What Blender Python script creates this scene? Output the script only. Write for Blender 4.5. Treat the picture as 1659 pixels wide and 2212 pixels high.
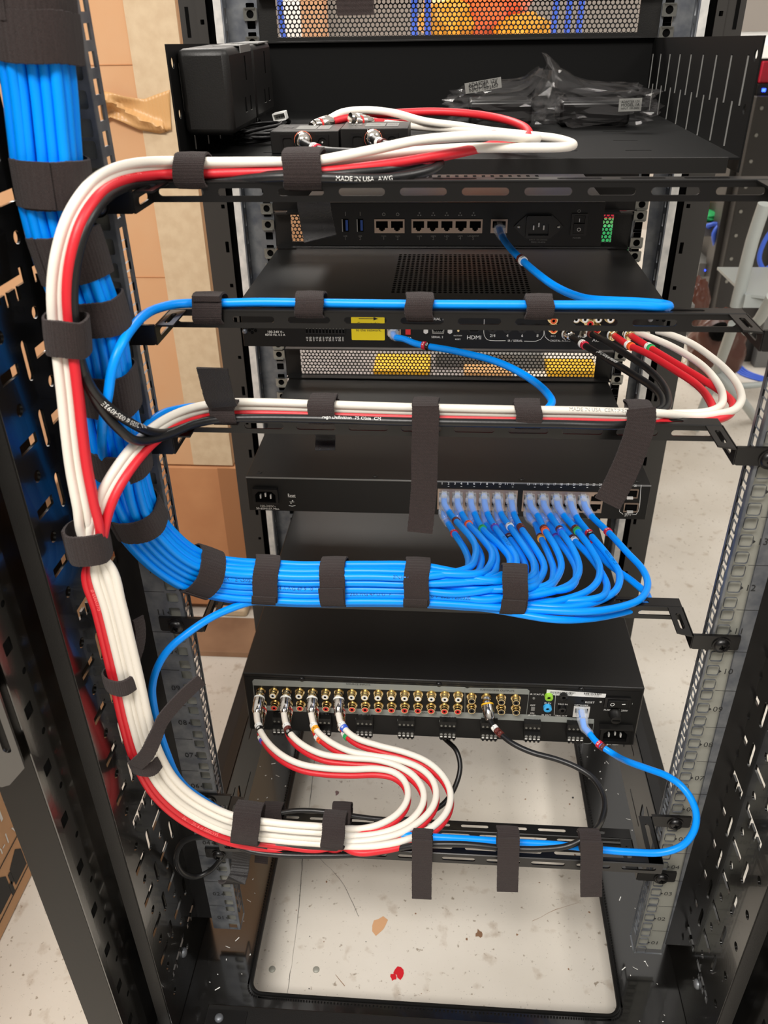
import bpy, math, random
from math import pi, sin, cos, sqrt
from mathutils import Vector, Matrix, noise
random.seed(7)
V = Vector
scene = bpy.context.scene
for o in list(bpy.data.objects): bpy.data.objects.remove(o, do_unlink=True)
COL = scene.collection

# ------------------------------------------------------------------ camera
CAM = V((-0.0050, -0.5523, 0.8896)); YAW, PITCH, ROLL, FPX = -0.079174, 0.547770, -0.017247, 1780.69
def cam_axes():
    cy, sy, cp, sp = cos(YAW), sin(YAW), cos(PITCH), sin(PITCH)
    f = V((sy*cp, cy*cp, -sp)); r = V((cy, -sy, 0)); u = r.cross(f)
    c, s = cos(ROLL), sin(ROLL)
    return c*r + s*u, -s*r + c*u, f
RA, UA, FA = cam_axes()
cd = bpy.data.cameras.new('camera'); cam = bpy.data.objects.new('camera', cd); COL.objects.link(cam)
cam.matrix_world = Matrix(((RA.x, UA.x, -FA.x, CAM.x), (RA.y, UA.y, -FA.y, CAM.y), (RA.z, UA.z, -FA.z, CAM.z), (0, 0, 0, 1)))
cd.sensor_fit = 'VERTICAL'; cd.sensor_height = 36; cd.lens = FPX*36/2212; cd.clip_start = 0.02; cd.clip_end = 60
cd.dof.use_dof = True; cd.dof.focus_distance = 0.80; cd.dof.aperture_fstop = 12.0
scene.camera = cam
def at(px, py, Y=None, X=None, Z=None):
    """the point of the photograph at (px, py) that lies on a plane of the rack"""
    d = FA + (px-829.5)/FPX*RA - (py-1106)/FPX*UA
    t = (Y-CAM.y)/d.y if Y is not None else (X-CAM.x)/d.x if X is not None else (Z-CAM.z)/d.z
    return CAM + t*d

# ------------------------------------------------------------------ light
scene.view_settings.view_transform = 'Standard'; scene.view_settings.look = 'None'
scene.view_settings.gamma = 1; scene.view_settings.use_curve_mapping = False
scene.view_settings.exposure = 0.58
w = bpy.data.worlds.new('world'); scene.world = w; w.use_nodes = True
wb = w.node_tree.nodes['Background']; wb.inputs[1].default_value = 1.0
_n = w.node_tree; _t = _n.nodes.new('ShaderNodeTexCoord'); _s = _n.nodes.new('ShaderNodeSeparateXYZ'); _r = _n.nodes.new('ShaderNodeValToRGB')
_n.links.new(_t.outputs['Generated'], _s.inputs[0]); _n.links.new(_s.outputs['Z'], _r.inputs[0]); _n.links.new(_r.outputs[0], wb.inputs[0])
_e = _r.color_ramp.elements; _e[0].position = 0.0; _e[0].color = (.135, .125, .113, 1); _e[1].position = .75; _e[1].color = (.56, .535, .50, 1)
def area(name, loc, rot, sx, sy, power, col=(1, .95, .885)):
    d = bpy.data.lights.new(name, 'AREA'); d.shape = 'RECTANGLE'; d.size = sx; d.size_y = sy; d.energy = power; d.color = col
    o = bpy.data.objects.new(name, d); COL.objects.link(o); o.location = loc; o.rotation_euler = rot; return o
area('ceiling_light', (-0.5, -1.4, 2.5), (math.radians(28), 0, 0), 1.2, .6, 50)
area('ceiling_light', (-1.2, 2.9, 2.9), (0, 0, 0), 1.8, .8, 80)
area('ceiling_light', (1.6, -.4, 2.6), (0, math.radians(12), 0), .6, 1.4, 22)

# ------------------------------------------------------------------ materials
def s2l(c): return tuple(((x/255+.055)/1.055)**2.4 if x/255 > .04045 else x/255/12.92 for x in c)
MATS = {}
def mat(name, rgb, rough=.5, metal=0, spec=.5, bump=None, var=None, alpha=1, coat=0, emit=0, wave=None, fuzz=0, trans=0):
    m = bpy.data.materials.new(name); m.use_nodes = True; nt = m.node_tree; b = nt.nodes['Principled BSDF']
    col = s2l(rgb) + (1,)
    b.inputs['Base Color'].default_value = col; b.inputs['Roughness'].default_value = rough
    b.inputs['Metallic'].default_value = metal; b.inputs['Specular IOR Level'].default_value = spec
    b.inputs['Alpha'].default_value = alpha; b.inputs['Coat Weight'].default_value = coat
    b.inputs['Transmission Weight'].default_value = trans
    if fuzz: b.inputs['Sheen Weight'].default_value = fuzz; b.inputs['Sheen Roughness'].default_value = .6
    if emit: b.inputs['Emission Color'].default_value = col; b.inputs['Emission Strength'].default_value = emit
    tc = nt.nodes.new('ShaderNodeTexCoord')
    def ntex(scale, det=3):
        n = nt.nodes.new('ShaderNodeTexNoise'); n.inputs['Scale'].default_value = scale; n.inputs['Detail'].default_value = det
        nt.links.new(tc.outputs['Object'], n.inputs['Vector']); return n
    if var:
        n = ntex(var[0]); r = nt.nodes.new('ShaderNodeValToRGB')
        r.color_ramp.elements[0].position = .35; r.color_ramp.elements[1].position = .65
        r.color_ramp.elements[0].color = col; r.color_ramp.elements[1].color = s2l(var[1]) + (1,)
        nt.links.new(n.outputs['Fac'], r.inputs[0]); nt.links.new(r.outputs[0], b.inputs['Base Color'])
    if bump or wave:
        bp = nt.nodes.new('ShaderNodeBump'); bp.inputs['Distance'].default_value = .001
        if bump:
            n = ntex(bump[0], 4); bp.inputs['Strength'].default_value = bump[1]; nt.links.new(n.outputs['Fac'], bp.inputs['Height'])
        if wave:
            wv = nt.nodes.new('ShaderNodeTexWave'); wv.inputs['Scale'].default_value = wave[0]; wv.bands_direction = wave[2]
            wv.inputs['Distortion'].default_value = 1.5; wv.inputs['Detail'].default_value = 2
            nt.links.new(tc.outputs['Object'], wv.inputs['Vector'])
            b2 = nt.nodes.new('ShaderNodeBump'); b2.inputs['Distance'].default_value = .0006; b2.inputs['Strength'].default_value = wave[1]
            nt.links.new(wv.outputs['Fac'], b2.inputs['Height'])
            if bump: nt.links.new(bp.outputs[0], b2.inputs['Normal'])
            bp = b2
        nt.links.new(bp.outputs[0], b.inputs['Normal'])
    MATS[name] = m; return m
mat('powder', (17, 16, 15), .45, spec=.4, bump=(900, .12))
mat('black_top', (22, 21, 20), .38, spec=.32, bump=(1400, .10))
mat('gloss', (18, 17, 15), .19, spec=1.0, coat=.3, bump=(260, .05))
mat('gloss_base', (16, 15, 14), .14, spec=.9, coat=.3)
mat('post', (11, 10, 8), .25, spec=.2, bump=(260, .04)); mat('shelfblack', (6, 6, 6), .6, spec=.18); mat('zincback', (156, 156, 147), .5, metal=.2)
mat('satin', (15, 14, 14), .32, spec=.45)
mat('face', (10, 10, 10), .45, spec=.35)
mat('void', (3, 3, 3), .9, spec=.1)
mat('darkpost', (46, 44, 42), .42)
mat('zinc', (128, 131, 134), .44, metal=.55, var=(60, (96, 100, 108)), bump=(300, .08))
mat('zinc_bright', (226, 224, 220), .42, metal=.35, var=(70, (196, 196, 194)))
mat('cage', (150, 150, 145), .3, metal=.9)
mat('blue', (0, 146, 255), .34, spec=.28, bump=(120, .10))
mat('white', (230, 224, 213), .48, bump=(500, .10))
mat('red', (206, 32, 44), .45, bump=(500, .10))
mat('blackjacket', (22, 22, 23), .38, spec=.5, bump=(400, .08))
mat('velcro', (56, 44, 43), .95, spec=.1, bump=(2600, .9), wave=(420, .35, 'DIAGONAL'), var=(1500, (40, 32, 31)), fuzz=.12)
mat('hook', (24, 22, 23), .42, bump=(1500, .5))
mat('clear', (226, 232, 238), .08, alpha=.26, spec=.8)
mat('film', (90, 88, 88), .08, alpha=.13, spec=.9)
mat('chrome', (206, 200, 192), .12, metal=1)
mat('gold', (226, 204, 156), .18, metal=1)
mat('shield', (170, 150, 135), .32, metal=.8)
mat('pwhite', (240, 240, 236), .4)
mat('ink', (232, 232, 228), .6)
mat('inkgrey', (120, 120, 116), .6)
mat('inkdark', (34, 34, 34), .7)
mat('inkblue', (0, 62, 128), .6)
mat('inkpink', (246, 120, 120), .6)
mat('silk', (138, 142, 138), .5)
mat('redplug', (206, 40, 38), .4); mat('blueport', (30, 80, 170), .4); mat('green', (40, 172, 96), .45); mat('lime', (150, 205, 60), .4)
mat('cyan', (60, 170, 230), .4); mat('orange', (240, 96, 40), .45); mat('amber', (242, 168, 40), .45); mat('violet', (84, 66, 176), .45)
mat('brown', (92, 36, 30), .4); mat('mblue', (60, 100, 214), .45); mat('mwhite', (228, 232, 234), .45); mat('mred', (204, 36, 62), .4); mat('mblack', (16, 16, 18), .35)
mat('sticker', (228, 204, 20), .45)
mat('card', (206, 162, 122), .85, var=(14, (206, 158, 116)), bump=(500, .1))
mat('card2', (194, 138, 94), .85, var=(14, (184, 128, 86)), bump=(500, .1))
mat('card_shaded', (160, 110, 72), .85, bump=(500, .1)); mat('tape', (210, 188, 156), .6, var=(60, (200, 176, 144)))
mat('mask', (206, 160, 106), .42, wave=(60, .5, 'X'))
mat('wood', (150, 116, 88), .8, var=(12, (128, 96, 72)))
mat('wallpaint', (214, 204, 194), .8)
mat('leather', (84, 50, 40), .3, bump=(60, .5))
mat('ladder', (168, 174, 172), .4)
mat('led', (40, 70, 255), .5, emit=6); mat('ledg', (110, 220, 60), .5, emit=4); mat('leda', (255, 190, 30), .5, emit=5)
mat('yellow', (232, 180, 30), .6); mat('fabric', (255, 118, 44), .85, bump=(60, .6), fuzz=.4); mat('steelgrey', (112, 112, 110), .45); mat('dulled_floor', (150, 142, 138), .8, var=(40, (126, 120, 118))); mat('dulled_wall', (150, 142, 134), .7)
mat('rubber', (10, 10, 10), .5, wave=(900, .8, 'X'))
def floor_material():
    m = bpy.data.materials.new('floor'); m.use_nodes = True; nt = m.node_tree; b = nt.nodes['Principled BSDF']; b.inputs['Roughness'].default_value = .42
    tc = nt.nodes.new('ShaderNodeTexCoord')
    def N(s, d=6): n = nt.nodes.new('ShaderNodeTexNoise'); n.inputs['Scale'].default_value = s; n.inputs['Detail'].default_value = d; nt.links.new(tc.outputs['Object'], n.inputs['Vector']); return n
    def R(n, p0, c0, p1, c1):
        r = nt.nodes.new('ShaderNodeValToRGB'); e = r.color_ramp.elements; e[0].position = p0; e[1].position = p1; e[0].color = c0; e[1].color = c1
        nt.links.new(n.outputs['Fac'], r.inputs[0]); return r
    base = R(N(5), .3, s2l((206, 199, 187))+(1,), .7, s2l((222, 216, 206))+(1,))
    def mixin(prev, fac, col):
        mx = nt.nodes.new('ShaderNodeMix'); mx.data_type = 'RGBA'; nt.links.new(fac.outputs[0], mx.inputs[0]); nt.links.new(prev, mx.inputs[6]); mx.inputs[7].default_value = s2l(col)+(1,); return mx.outputs[2]
    K, W_ = (0, 0, 0, 1), (1, 1, 1, 1)
    o = mixin(base.outputs[0], R(N(140, 3), .66, K, .74, (.75, .75, .75, 1)), (128, 112, 92))
    o = mixin(o, R(N(34, 8), .60, K, .72, (.45, .45, .45, 1)), (150, 126, 100))
    o = mixin(o, R(N(420, 2), .70, K, .78, (.6, .6, .6, 1)), (70, 62, 54))
    nt.links.new(o, b.inputs['Base Color'])
    bp = nt.nodes.new('ShaderNodeBump'); bp.inputs['Strength'].default_value = .15; bp.inputs['Distance'].default_value = .002
    nt.links.new(N(60).outputs['Fac'], bp.inputs['Height']); nt.links.new(bp.outputs[0], b.inputs['Normal'])
    MATS['floor'] = m
floor_material()

# ------------------------------------------------------------------ mesh builder
def frame(T, up=None):
    T = T.normalized(); up = up or (V((0, 0, 1)) if abs(T.z) < .9 else V((1, 0, 0)))
    A = (up - T*up.dot(T)).normalized(); return A, T.cross(A)
def smooth(pts, step=.004, closed=False):
    P = [V(p) for p in pts]; out = []; n = len(P)
    rng = range(n) if closed else range(n-1)
    for i in rng:
        if closed: p0, p1, p2, p3 = P[i-1], P[i], P[(i+1) % n], P[(i+2) % n]
        else:
            p1, p2 = P[i], P[i+1]; p0 = P[i-1] if i else p1*2-p2; p3 = P[i+2] if i+2 < n else p2*2-p1
        d0, d1, d2 = max((p1-p0).length, 1e-6)**.5, max((p2-p1).length, 1e-6)**.5, max((p3-p2).length, 1e-6)**.5
        m1 = (p1-p0)/d0 - (p2-p0)/(d0+d1) + (p2-p1)/d1; m2 = (p2-p1)/d1 - (p3-p1)/(d1+d2) + (p3-p2)/d2
        m1, m2 = m1*d1, m2*d1; k = max(1, int((p2-p1).length/step))
        for j in range(k):
            t = j/k; t2, t3 = t*t, t*t*t
            out.append(p1*(2*t3-3*t2+1) + m1*(t3-2*t2+t) + p2*(-2*t3+3*t2) + m2*(t3-t2))
    if not closed: out.append(P[-1])
    return out
def rr(cx, cy, w, h, r=0, n=4):
    if r <= 0: return [(cx-w/2, cy-h/2), (cx+w/2, cy-h/2), (cx+w/2, cy+h/2), (cx-w/2, cy+h/2)]
    r = min(r, w/2-1e-6, h/2-1e-6); out = []
    for qx, qy, a in ((1, 1, 0), (-1, 1, 90), (-1, -1, 180), (1, -1, 270)):
        for k in range(n+1):
            t = math.radians(a+90*k/n); out.append((cx+qx*(w/2-r)+r*cos(t), cy+qy*(h/2-r)+r*sin(t)))
    return out
def circ(cx, cy, r, n=12): return [(cx+r*cos(2*pi*k/n), cy+r*sin(2*pi*k/n)) for k in range(n)]
def MXZ(Y): return Matrix(((1, 0, 0, 0), (0, 0, -1, Y), (0, 1, 0, 0), (0, 0, 0, 1)))      # local xy -> X,Z  normal -Y
def MYZ(X, s=1): return Matrix(((0, 0, s, X), (1, 0, 0, 0), (0, 1, 0, 0), (0, 0, 0, 1)))  # local xy -> Y,Z
def MXY(Z): return Matrix.Translation((0, 0, Z))
def curve_mesh(cu):
    o = bpy.data.objects.new('tmp', cu); me = bpy.data.meshes.new_from_object(o)
    vs = [v.co.copy() for v in me.vertices]; fs = [tuple(p.vertices) for p in me.polygons]
    bpy.data.objects.remove(o); bpy.data.meshes.remove(me); bpy.data.curves.remove(cu); return vs, fs
class MB:
    def __init__(s, m='powder'): s.v = []; s.f = []; s.mi = []; s.mats = []; s.m = m
    def add(s, vs, fs, m=None):
        m = m or s.m
        if m not in s.mats: s.mats.append(m)
        k = len(s.v); s.v += [tuple(v) for v in vs]; s.f += [tuple(i+k for i in f) for f in fs]; s.mi += [s.mats.index(m)]*len(fs); return s
    def box(s, x0, y0, z0, x1, y1, z1, m=None, M=None):
        vs = [V((x, y, z)) for z in (z0, z1) for y in (y0, y1) for x in (x0, x1)]
        if M: vs = [M @ v for v in vs]
        return s.add(vs, [(0, 2, 3, 1), (4, 5, 7, 6), (0, 1, 5, 4), (2, 6, 7, 3), (0, 4, 6, 2), (1, 3, 7, 5)], m)
    def lathe(s, p, d, prof, m=None, n=16, up=None):
        p = V(p); d = V(d).normalized(); A, B = frame(d, up); vs = []; fs = []
        for (t, r) in prof: vs += [p+d*t+(A*cos(2*pi*k/n)+B*sin(2*pi*k/n))*r for k in range(n)]
        for i in range(len(prof)-1):
            for k in range(n): fs.append((i*n+k, i*n+(k+1) % n, (i+1)*n+(k+1) % n, (i+1)*n+k))
        fs.append(tuple(range(n))[::-1]); fs.append(tuple((len(prof)-1)*n+k for k in range(n)))
        return s.add(vs, fs, m)
    def cyl(s, p, q, r, m=None, n=12): p, q = V(p), V(q); return s.lathe(p, q-p, [(0, r), ((q-p).length, r)], m, n)
    def tube(s, path, r, m=None, n=10, closed=False):
        P = path; N = len(P); vs = []; fs = []; A = None
        for i in range(N):
            T = (P[min(i+1, N-1)]-P[max(i-1, 0)])
            T = T.normalized() if T.length > 1e-9 else V((1, 0, 0))
            if A is None: A, B = frame(T)
            else: A = (A-T*A.dot(T)).normalized(); B = T.cross(A)
            rad = r[i] if isinstance(r, list) else r
            vs += [P[i]+(A*cos(2*pi*k/n)+B*sin(2*pi*k/n))*rad for k in range(n)]
        for i in range(N-1):
            for k in range(n): fs.append((i*n+k, i*n+(k+1) % n, (i+1)*n+(k+1) % n, (i+1)*n+k))
        if closed:
            pass
        fs.append(tuple(range(n))[::-1]); fs.append(tuple((N-1)*n+k for k in range(n)))
        return s.add(vs, fs, m)
    def plate(s, outer, holes, th, M, m=None):
        cu = bpy.data.curves.new('tmp', 'CURVE'); cu.dimensions = '2D'; cu.fill_mode = 'BOTH'; cu.extrude = th/2
        for pts in [outer]+list(holes):
            sp = cu.splines.new('POLY'); sp.points.add(len(pts)-1); sp.use_cyclic_u = True
            for k, p in enumerate(pts): sp.points[k].co = (p[0], p[1], 0, 1)
        vs, fs = curve_mesh(cu); return s.add([M @ v for v in vs], fs, m)
    def text(s, t, M, width=None, size=None, m='ink', align='CENTER', ext=.00008, fn=None):
        cu = bpy.data.curves.new('tmp', 'FONT'); cu.body = t; cu.align_x = align; cu.align_y = 'CENTER'; cu.extrude = 0; cu.resolution_u = 2; cu.size = 1
        vs, fs = curve_mesh(cu)
        if not vs: return s
        x0, x1 = min(v.x for v in vs), max(v.x for v in vs); k = width/(x1-x0) if width else size
        sy = size/1.0 if (width and size) else k
        pts = [V((v.x*k, v.y*sy, .00012)) for v in vs]
        return s.add([fn(p) if fn else M @ p for p in pts], fs, m)
    def hexmesh(s, x0, x1, z0, z1, Y, p, r, m=None, th=.001):
        rows = int((z1-z0)/(p*.866)); cols = int((x1-x0)/p)
        for j in range(rows):
            for i in range(cols):
                cx = x0+p*(i+.5+(.5 if j % 2 else 0)); cz = z0+p*.866*(j+.5)
                vs = []; R = p/sqrt(3)
                for k in range(12):
                    a = pi/6*k; rad = R if k % 2 else R*cos(pi/6); vs.append((cx+rad*cos(a), Y, cz+rad*sin(a)))
                for k in range(12): a = pi/6*k; vs.append((cx+r*cos(a), Y, cz+r*sin(a)))
                for k in range(12): a = pi/6*k; vs.append((cx+r*cos(a), Y+th, cz+r*sin(a)))
                fs = [(k, (k+1) % 12, 12+(k+1) % 12, 12+k) for k in range(12)]+[(12+k, 12+(k+1) % 12, 24+(k+1) % 12, 24+k) for k in range(12)]
                s.add(vs, fs, m)
        return s
    def strap(s, c, T, hA, hB, w, up=None, th=.0014, m='velcro', p=2.6, lap=True):
        c = V(c); T = V(T).normalized(); A, B = frame(T, up); n = 176; vs = []; fs = []
        ph = random.random()*6
        for i in range(n):
            a = 2*pi*i/n; ca, sa = cos(a), sin(a)
            d = A*(hA*abs(ca)**(2/p)*(1 if ca > 0 else -1)) + B*(hB*abs(sa)**(2/p)*(1 if sa > 0 else -1)); nn = (A*ca+B*sa).normalized()
            wob = .0006*sin(3*a+ph)+random.uniform(-.0002, .0002); rb = (.00010 if i % 4 < 2 else -.00010)+random.uniform(-.00010, .00010)
            for (rr_, ww) in ((0, -w/2), (th, -w/2+.0004), (th*1.25, 0), (th, w/2-.0004), (0, w/2)): vs.append(c+d+nn*(rr_+(rb if rr_ else 0))+T*(ww+wob))
        for i in range(n):
            for k in range(5): fs.append((i*5+k, i*5+(k+1) % 5, ((i+1) % n)*5+(k+1) % 5, ((i+1) % n)*5+k))
        s.add(vs, fs, m)
        if lap:
            vs = []; fs = []; i0 = random.randint(72, 104)
            for q in range(37):
                a = 2*pi*(i0+q)/n; ca, sa = cos(a), sin(a)
                d = A*(hA*abs(ca)**(2/p)*(1 if ca > 0 else -1)) + B*(hB*abs(sa)**(2/p)*(1 if sa > 0 else -1)); nn = (A*ca+B*sa).normalized()
                rb = (.00010 if q % 4 < 2 else -.00010)+random.uniform(-.00008, .00008)
                for (rr_, ww) in ((th*1.1, -w/2+.0005), (th*2, -w/2+.0005), (th*2, w/2-.0003), (th*1.1, w/2-.0003)): vs.append(c+d+nn*(rr_+rb)+T*(ww+.0006))
            for i in range(36):
                for k in range(4): fs.append((i*4+k, i*4+(k+1) % 4, (i+1)*4+(k+1) % 4, (i+1)*4+k))
            fs += [(0, 1, 2, 3), (144, 145, 146, 147)]; s.add(vs, fs, m)
        return s
    def ribbon(s, pts, W, w, th=.0016, m='velcro', step=.0007, m2=None):
        P = smooth(pts, step); W = V(W).normalized(); vs = []; fs = []
        for i, p in enumerate(P):
            T = (P[min(i+1, len(P)-1)]-P[max(i-1, 0)]).normalized(); w_ = (W-T*W.dot(T)).normalized(); N = T.cross(w_); j = random.uniform(-.0002, .0002); p = p+N*((.00011 if i % 4 < 2 else -.00011) if m == 'velcro' else 0)
            vs += [p-w_*(w/2+j)-N*th/2, p+w_*(w/2+j)-N*th/2, p+w_*(w/2+j)+N*th/2, p-w_*(w/2+j)+N*th/2]
        for i in range(len(P)-1):
            for k in range(4): fs.append((i*4+k, i*4+(k+1) % 4, (i+1)*4+(k+1) % 4, (i+1)*4+k))
        L = (len(P)-1)*4; fs += [(0, 1, 2, 3), (L, L+1, L+2, L+3)]
        s.add(vs, fs, m)
        if m2:
            if m2 not in s.mats: s.mats.append(m2)
            k0 = len(s.f)-len(fs)
            for i in range(len(P)-1): s.mi[k0+i*4+2] = s.mats.index(m2)
        return s
    def build(s, name, parent=None, bevel=0, ang=.9):
        me = bpy.data.meshes.new(name); me.from_pydata(s.v, [], s.f)
        for m in s.mats: me.materials.append(MATS[m])
        me.polygons.foreach_set('material_index', s.mi); me.polygons.foreach_set('use_smooth', [True]*len(s.f)); me.update()
        try: me.set_sharp_from_angle(angle=ang)
        except Exception: pass
        o = bpy.data.objects.new(name, me); COL.objects.link(o)
        if parent: o.parent = parent; o.matrix_parent_inverse = parent_inv(parent)
        if bevel:
            b = o.modifiers.new('bevel', 'BEVEL'); b.width = bevel; b.segments = 2; b.limit_method = 'ANGLE'; b.angle_limit = .7
        return o
def parent_inv(p):
    t = V((0, 0, 0)); q = p
    return Matrix.Translation(-V(p.location)) if p.type == 'EMPTY' else Matrix.Identity(4)
def tag(o, label=None, cat=None, group=None, kind=None):
    if label: o['label'] = label
    if cat: o['category'] = cat
    if group: o['group'] = group
    if kind: o['kind'] = kind
    return o
def thing(name, label, cat, loc, group=None):
    o = bpy.data.objects.new(name, None); COL.objects.link(o); o.location = loc; o.empty_display_size = .02
    bpy.context.view_layer.update(); return tag(o, label, cat, group)
def face(px0, py0, px1, py1, Y):
    cx, cy = (px0+px1)/2, (py0+py1)/2; c = at(cx, cy, Y=Y)
    return c.x, c.z, abs(at(px1, cy, Y=Y).x-at(px0, cy, Y=Y).x), abs(at(cx, py0, Y=Y).z-at(cx, py1, Y=Y).z)
def fbox(mb, px0, py0, px1, py1, Y, out, m, dep=.0):
    x, z, w, h = face(px0, py0, px1, py1, Y); return mb.box(x-w/2, Y-out, z-h/2, x+w/2, Y+dep, z+h/2, m)
def ftext(mb, s, px0, px1, py, Y, m='ink', size=None, out=.0003):
    a, b = at(px0, py, Y=Y), at(px1, py, Y=Y); mb.text(s, MXZ(Y-out) @ Matrix.Translation(((a.x+b.x)/2, (a.z+b.z)/2, 0)), width=(b.x-a.x) if len(s) > 1 else None, size=size or (.0045 if len(s) == 1 else None), m=m)
# ------------------------------------------------------------------ the room
ZF = -0.12; U = .04445
fl = MB('floor').box(-5, -2.2, ZF-.05, 5, 5, ZF).build('floor'); tag(fl, 'worn beige painted concrete floor under the rack', kind='structure')
wl = MB('wallpaint').box(-5, 4.0, ZF, 5, 4.1, 3.0).build('wall_back'); tag(wl, 'pale beige wall far behind the rack', kind='structure')
# cracks, rivets and stains of the floor: they lie in it
cr = MB('inkdark')
def crack(pts, w, m='inkdark'):
    P = smooth([V(at(x, y, Z=ZF+.0004)) for x, y in pts], .01); n = len(P)
    vs = []
    for i, p in enumerate(P):
        T = (P[min(i+1, n-1)]-P[max(i-1, 0)]).normalized(); N = V((-T.y, T.x, 0)); ww = w*(.6+.8*noise.noise(p*60))
        vs += [p-N*ww+N*noise.noise(p*90)*.001, p+N*ww+N*noise.noise(p*90)*.001]
    cr.add(vs, [(2*i, 2*i+1, 2*i+3, 2*i+2) for i in range(n-1)], m)
crack([(618, 2163), (640, 2010), (655, 1850), (666, 1760), (682, 1625)], .0006)
crack([(680, 1845), (735, 1900), (775, 1980)], .0003); crack([(1150, 1990), (1200, 1965), (1250, 1950)], .0004, 'wood')
crack([(725, 2105), (745, 2130)], .0005, 'wood')
def blob(px, py, r, m, n=10, seed=0):
    c = at(px, py, Z=ZF+.0005); random.seed(seed)
    cr.add([c+V((cos(2*pi*k/n), 1.2*sin(2*pi*k/n), 0))*r*random.uniform(.55, 1.25) for k in range(n)], [tuple(range(n))], m)
blob(820, 2000, .011, 'card', seed=1); blob(862, 2102, .006, 'red', seed=5); blob(850, 2110, .005, 'red', seed=7); blob(728, 1713, .004, 'brown', seed=3); blob(1035, 2017, .005, 'wood', seed=9)
for k in range(40):
    blob(random.uniform(640, 1290), random.uniform(1640, 2160), random.uniform(.0006, .0016), 'wood' if k % 3 else 'inkdark', 6, 20+k)
co = cr.build('trim_floor_marks'); co.name = 'trim_1'; tag(co, 'cracks and stains of the concrete floor', kind='structure')
for k, (x, y) in enumerate(((588, 2094), (683, 2095))):
    c = at(x, y, Z=ZF)
    o = MB('zincback').lathe(c, (0, 0, 1), [(0, .0042), (.0012, .004), (.002, .0025), (.0022, .0005)], n=14).build('floor_screw')
    tag(o, ['steel screw head in the floor, left of the long crack', 'steel screw head in the floor, right of the long crack'][k], 'screw', 'screw heads in the floor')

# ------------------------------------------------------------------ rack frame
rack = thing('equipment_rack', 'open black equipment rack with zinc mounting rails, seen from behind', 'rack', (0, .2, ZF))
def rail_rear(sx):
    mb = MB('zinc'); z0, z1 = -.022, .94; xs = sorted((sx*.2244, sx*.2560)); holes = []
    k0, k1 = -1, 21
    for k in range(0, 21):
        for dz in (-.0159, 0, .0159):
            z = k*U+dz
            if z-.006 > z0 and z+.006 < z1:
                h = rr(sx*.2325, z, .0100, .0106, .0018, 3); holes.append(h)
    mb.plate(rr(sum(xs)/2, (z0+z1)/2, xs[1]-xs[0], z1-z0, .001), holes, .0018, MXZ(0))
    fl_h = [[(.0055, k*U/3+.002), (.0148, k*U/3+.002), (.0148, k*U/3+.0108), (.0055, k*U/3+.0108)] for k in range(0, 62)]
    fl_h = [[(a-.003*(b > z), b) if False else (a, b) for a, b in h] for h, z in ((h, 0) for h in fl_h)]
    mb.plate(rr(.0098, (z0+z1)/2, .0200, z1-z0, .001), fl_h, .0016, MYZ(sx*.2250))
    a, b = sorted((sx*.2275, sx*.256)); mb.box(a, .0045, z0+.001, b, .0055, z1, 'zincback')
    for k in range(0, 20):     # the unit numbers and lines stamped beside the holes
        mb.text('%02d' % (k+1), MXZ(-.0012) @ Matrix.Translation((sx*.2448, k*U, 0)), size=.0088, m='inkdark')
        mb.box(min(sx*.2385, sx*.256), -.0011, k*U+U/2-.0002, max(sx*.2385, sx*.256), -.0009, k*U+U/2+.0002, 'inkdark')
        mb.add([V((sx*.2373, -.0012, k*U+.002)), V((sx*.2373, -.0012, k*U-.002)), V((sx*.2395, -.0012, k*U))], [(0, 1, 2)], 'inkdark')
    return mb.build('rear_rail', rack)
rail_rear(-1); rail_rear(1)
YF = .527
def rail_front(sx):
    mb = MB('zinc'); z0, z1 = .0, .96; holes = []
    xs = sorted((sx*.2244, sx*.2600))
    for k in range(0, 22):
        for dz in (-.0159, 0, .0159):
            z = k*U+dz+.004
            if z > z0+.006: holes.append(rr(sx*.2325, z, .0095, .0095, .001, 2))
    mb.plate(rr(sum(xs)/2, (z0+z1)/2, xs[1]-xs[0], z1-z0, .0005), holes, .0018, MXZ(YF))
    sl = [rr(-.010, k*.0222+.02, .006, .015, .001, 1) for k in range(0, 42)]
    mb.plate(rr(-.010, (z0+z1)/2, .022, z1-z0, .0005), sl, .0016, MYZ(sx*.2600) @ Matrix.Translation((YF, 0, 0)))
    mb.box(min(sx*.2612, sx*.2700), YF-.020, z0, max(sx*.2612, sx*.2700), YF-.018, z1, 'zinc_bright')  # paler zinc carries the light falling on this bend
    a, b = sorted((sx*.2268, sx*.2382)); mb.box(a, YF+.003, z0, b, YF+.004, z1, 'void')
    r = mb.build('front_rail', rack)
    return r
FR = {s: rail_front(s) for s in (-1, 1)}
def nut(sx, z, parent):
    mb = MB('cage'); c = V((sx*.2325, YF-.003, z))
    mb.plate(rr(c.x, z, .0155, .0125, .001, 2), [circ(c.x, z, .0042, 14)], .0022, MXZ(c.y))
    mb.lathe((c.x, c.y, z), (0, 1, 0), [(0, .0047), (.004, .0047)], 'void', 12)
    mb.box(c.x-.006, c.y-.004, z+.0055, c.x+.006, c.y+.001, z+.0065); mb.box(c.x-.006, c.y-.004, z-.0065, c.x+.006, c.y+.001, z-.0055)
    return mb.build('cage_nut', parent)
for sx, pys in ((-1, (30, 92, 449, 484, 545, 577, 742, 763, 823, 853)), (1, (22, 72, 440, 465, 523, 552, 767, 818))):
    for py in pys:
        px = {-1: 577, 1: 1378}[sx]; z = at(px, py, Y=YF).z; nut(sx, z, FR[sx])
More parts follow.
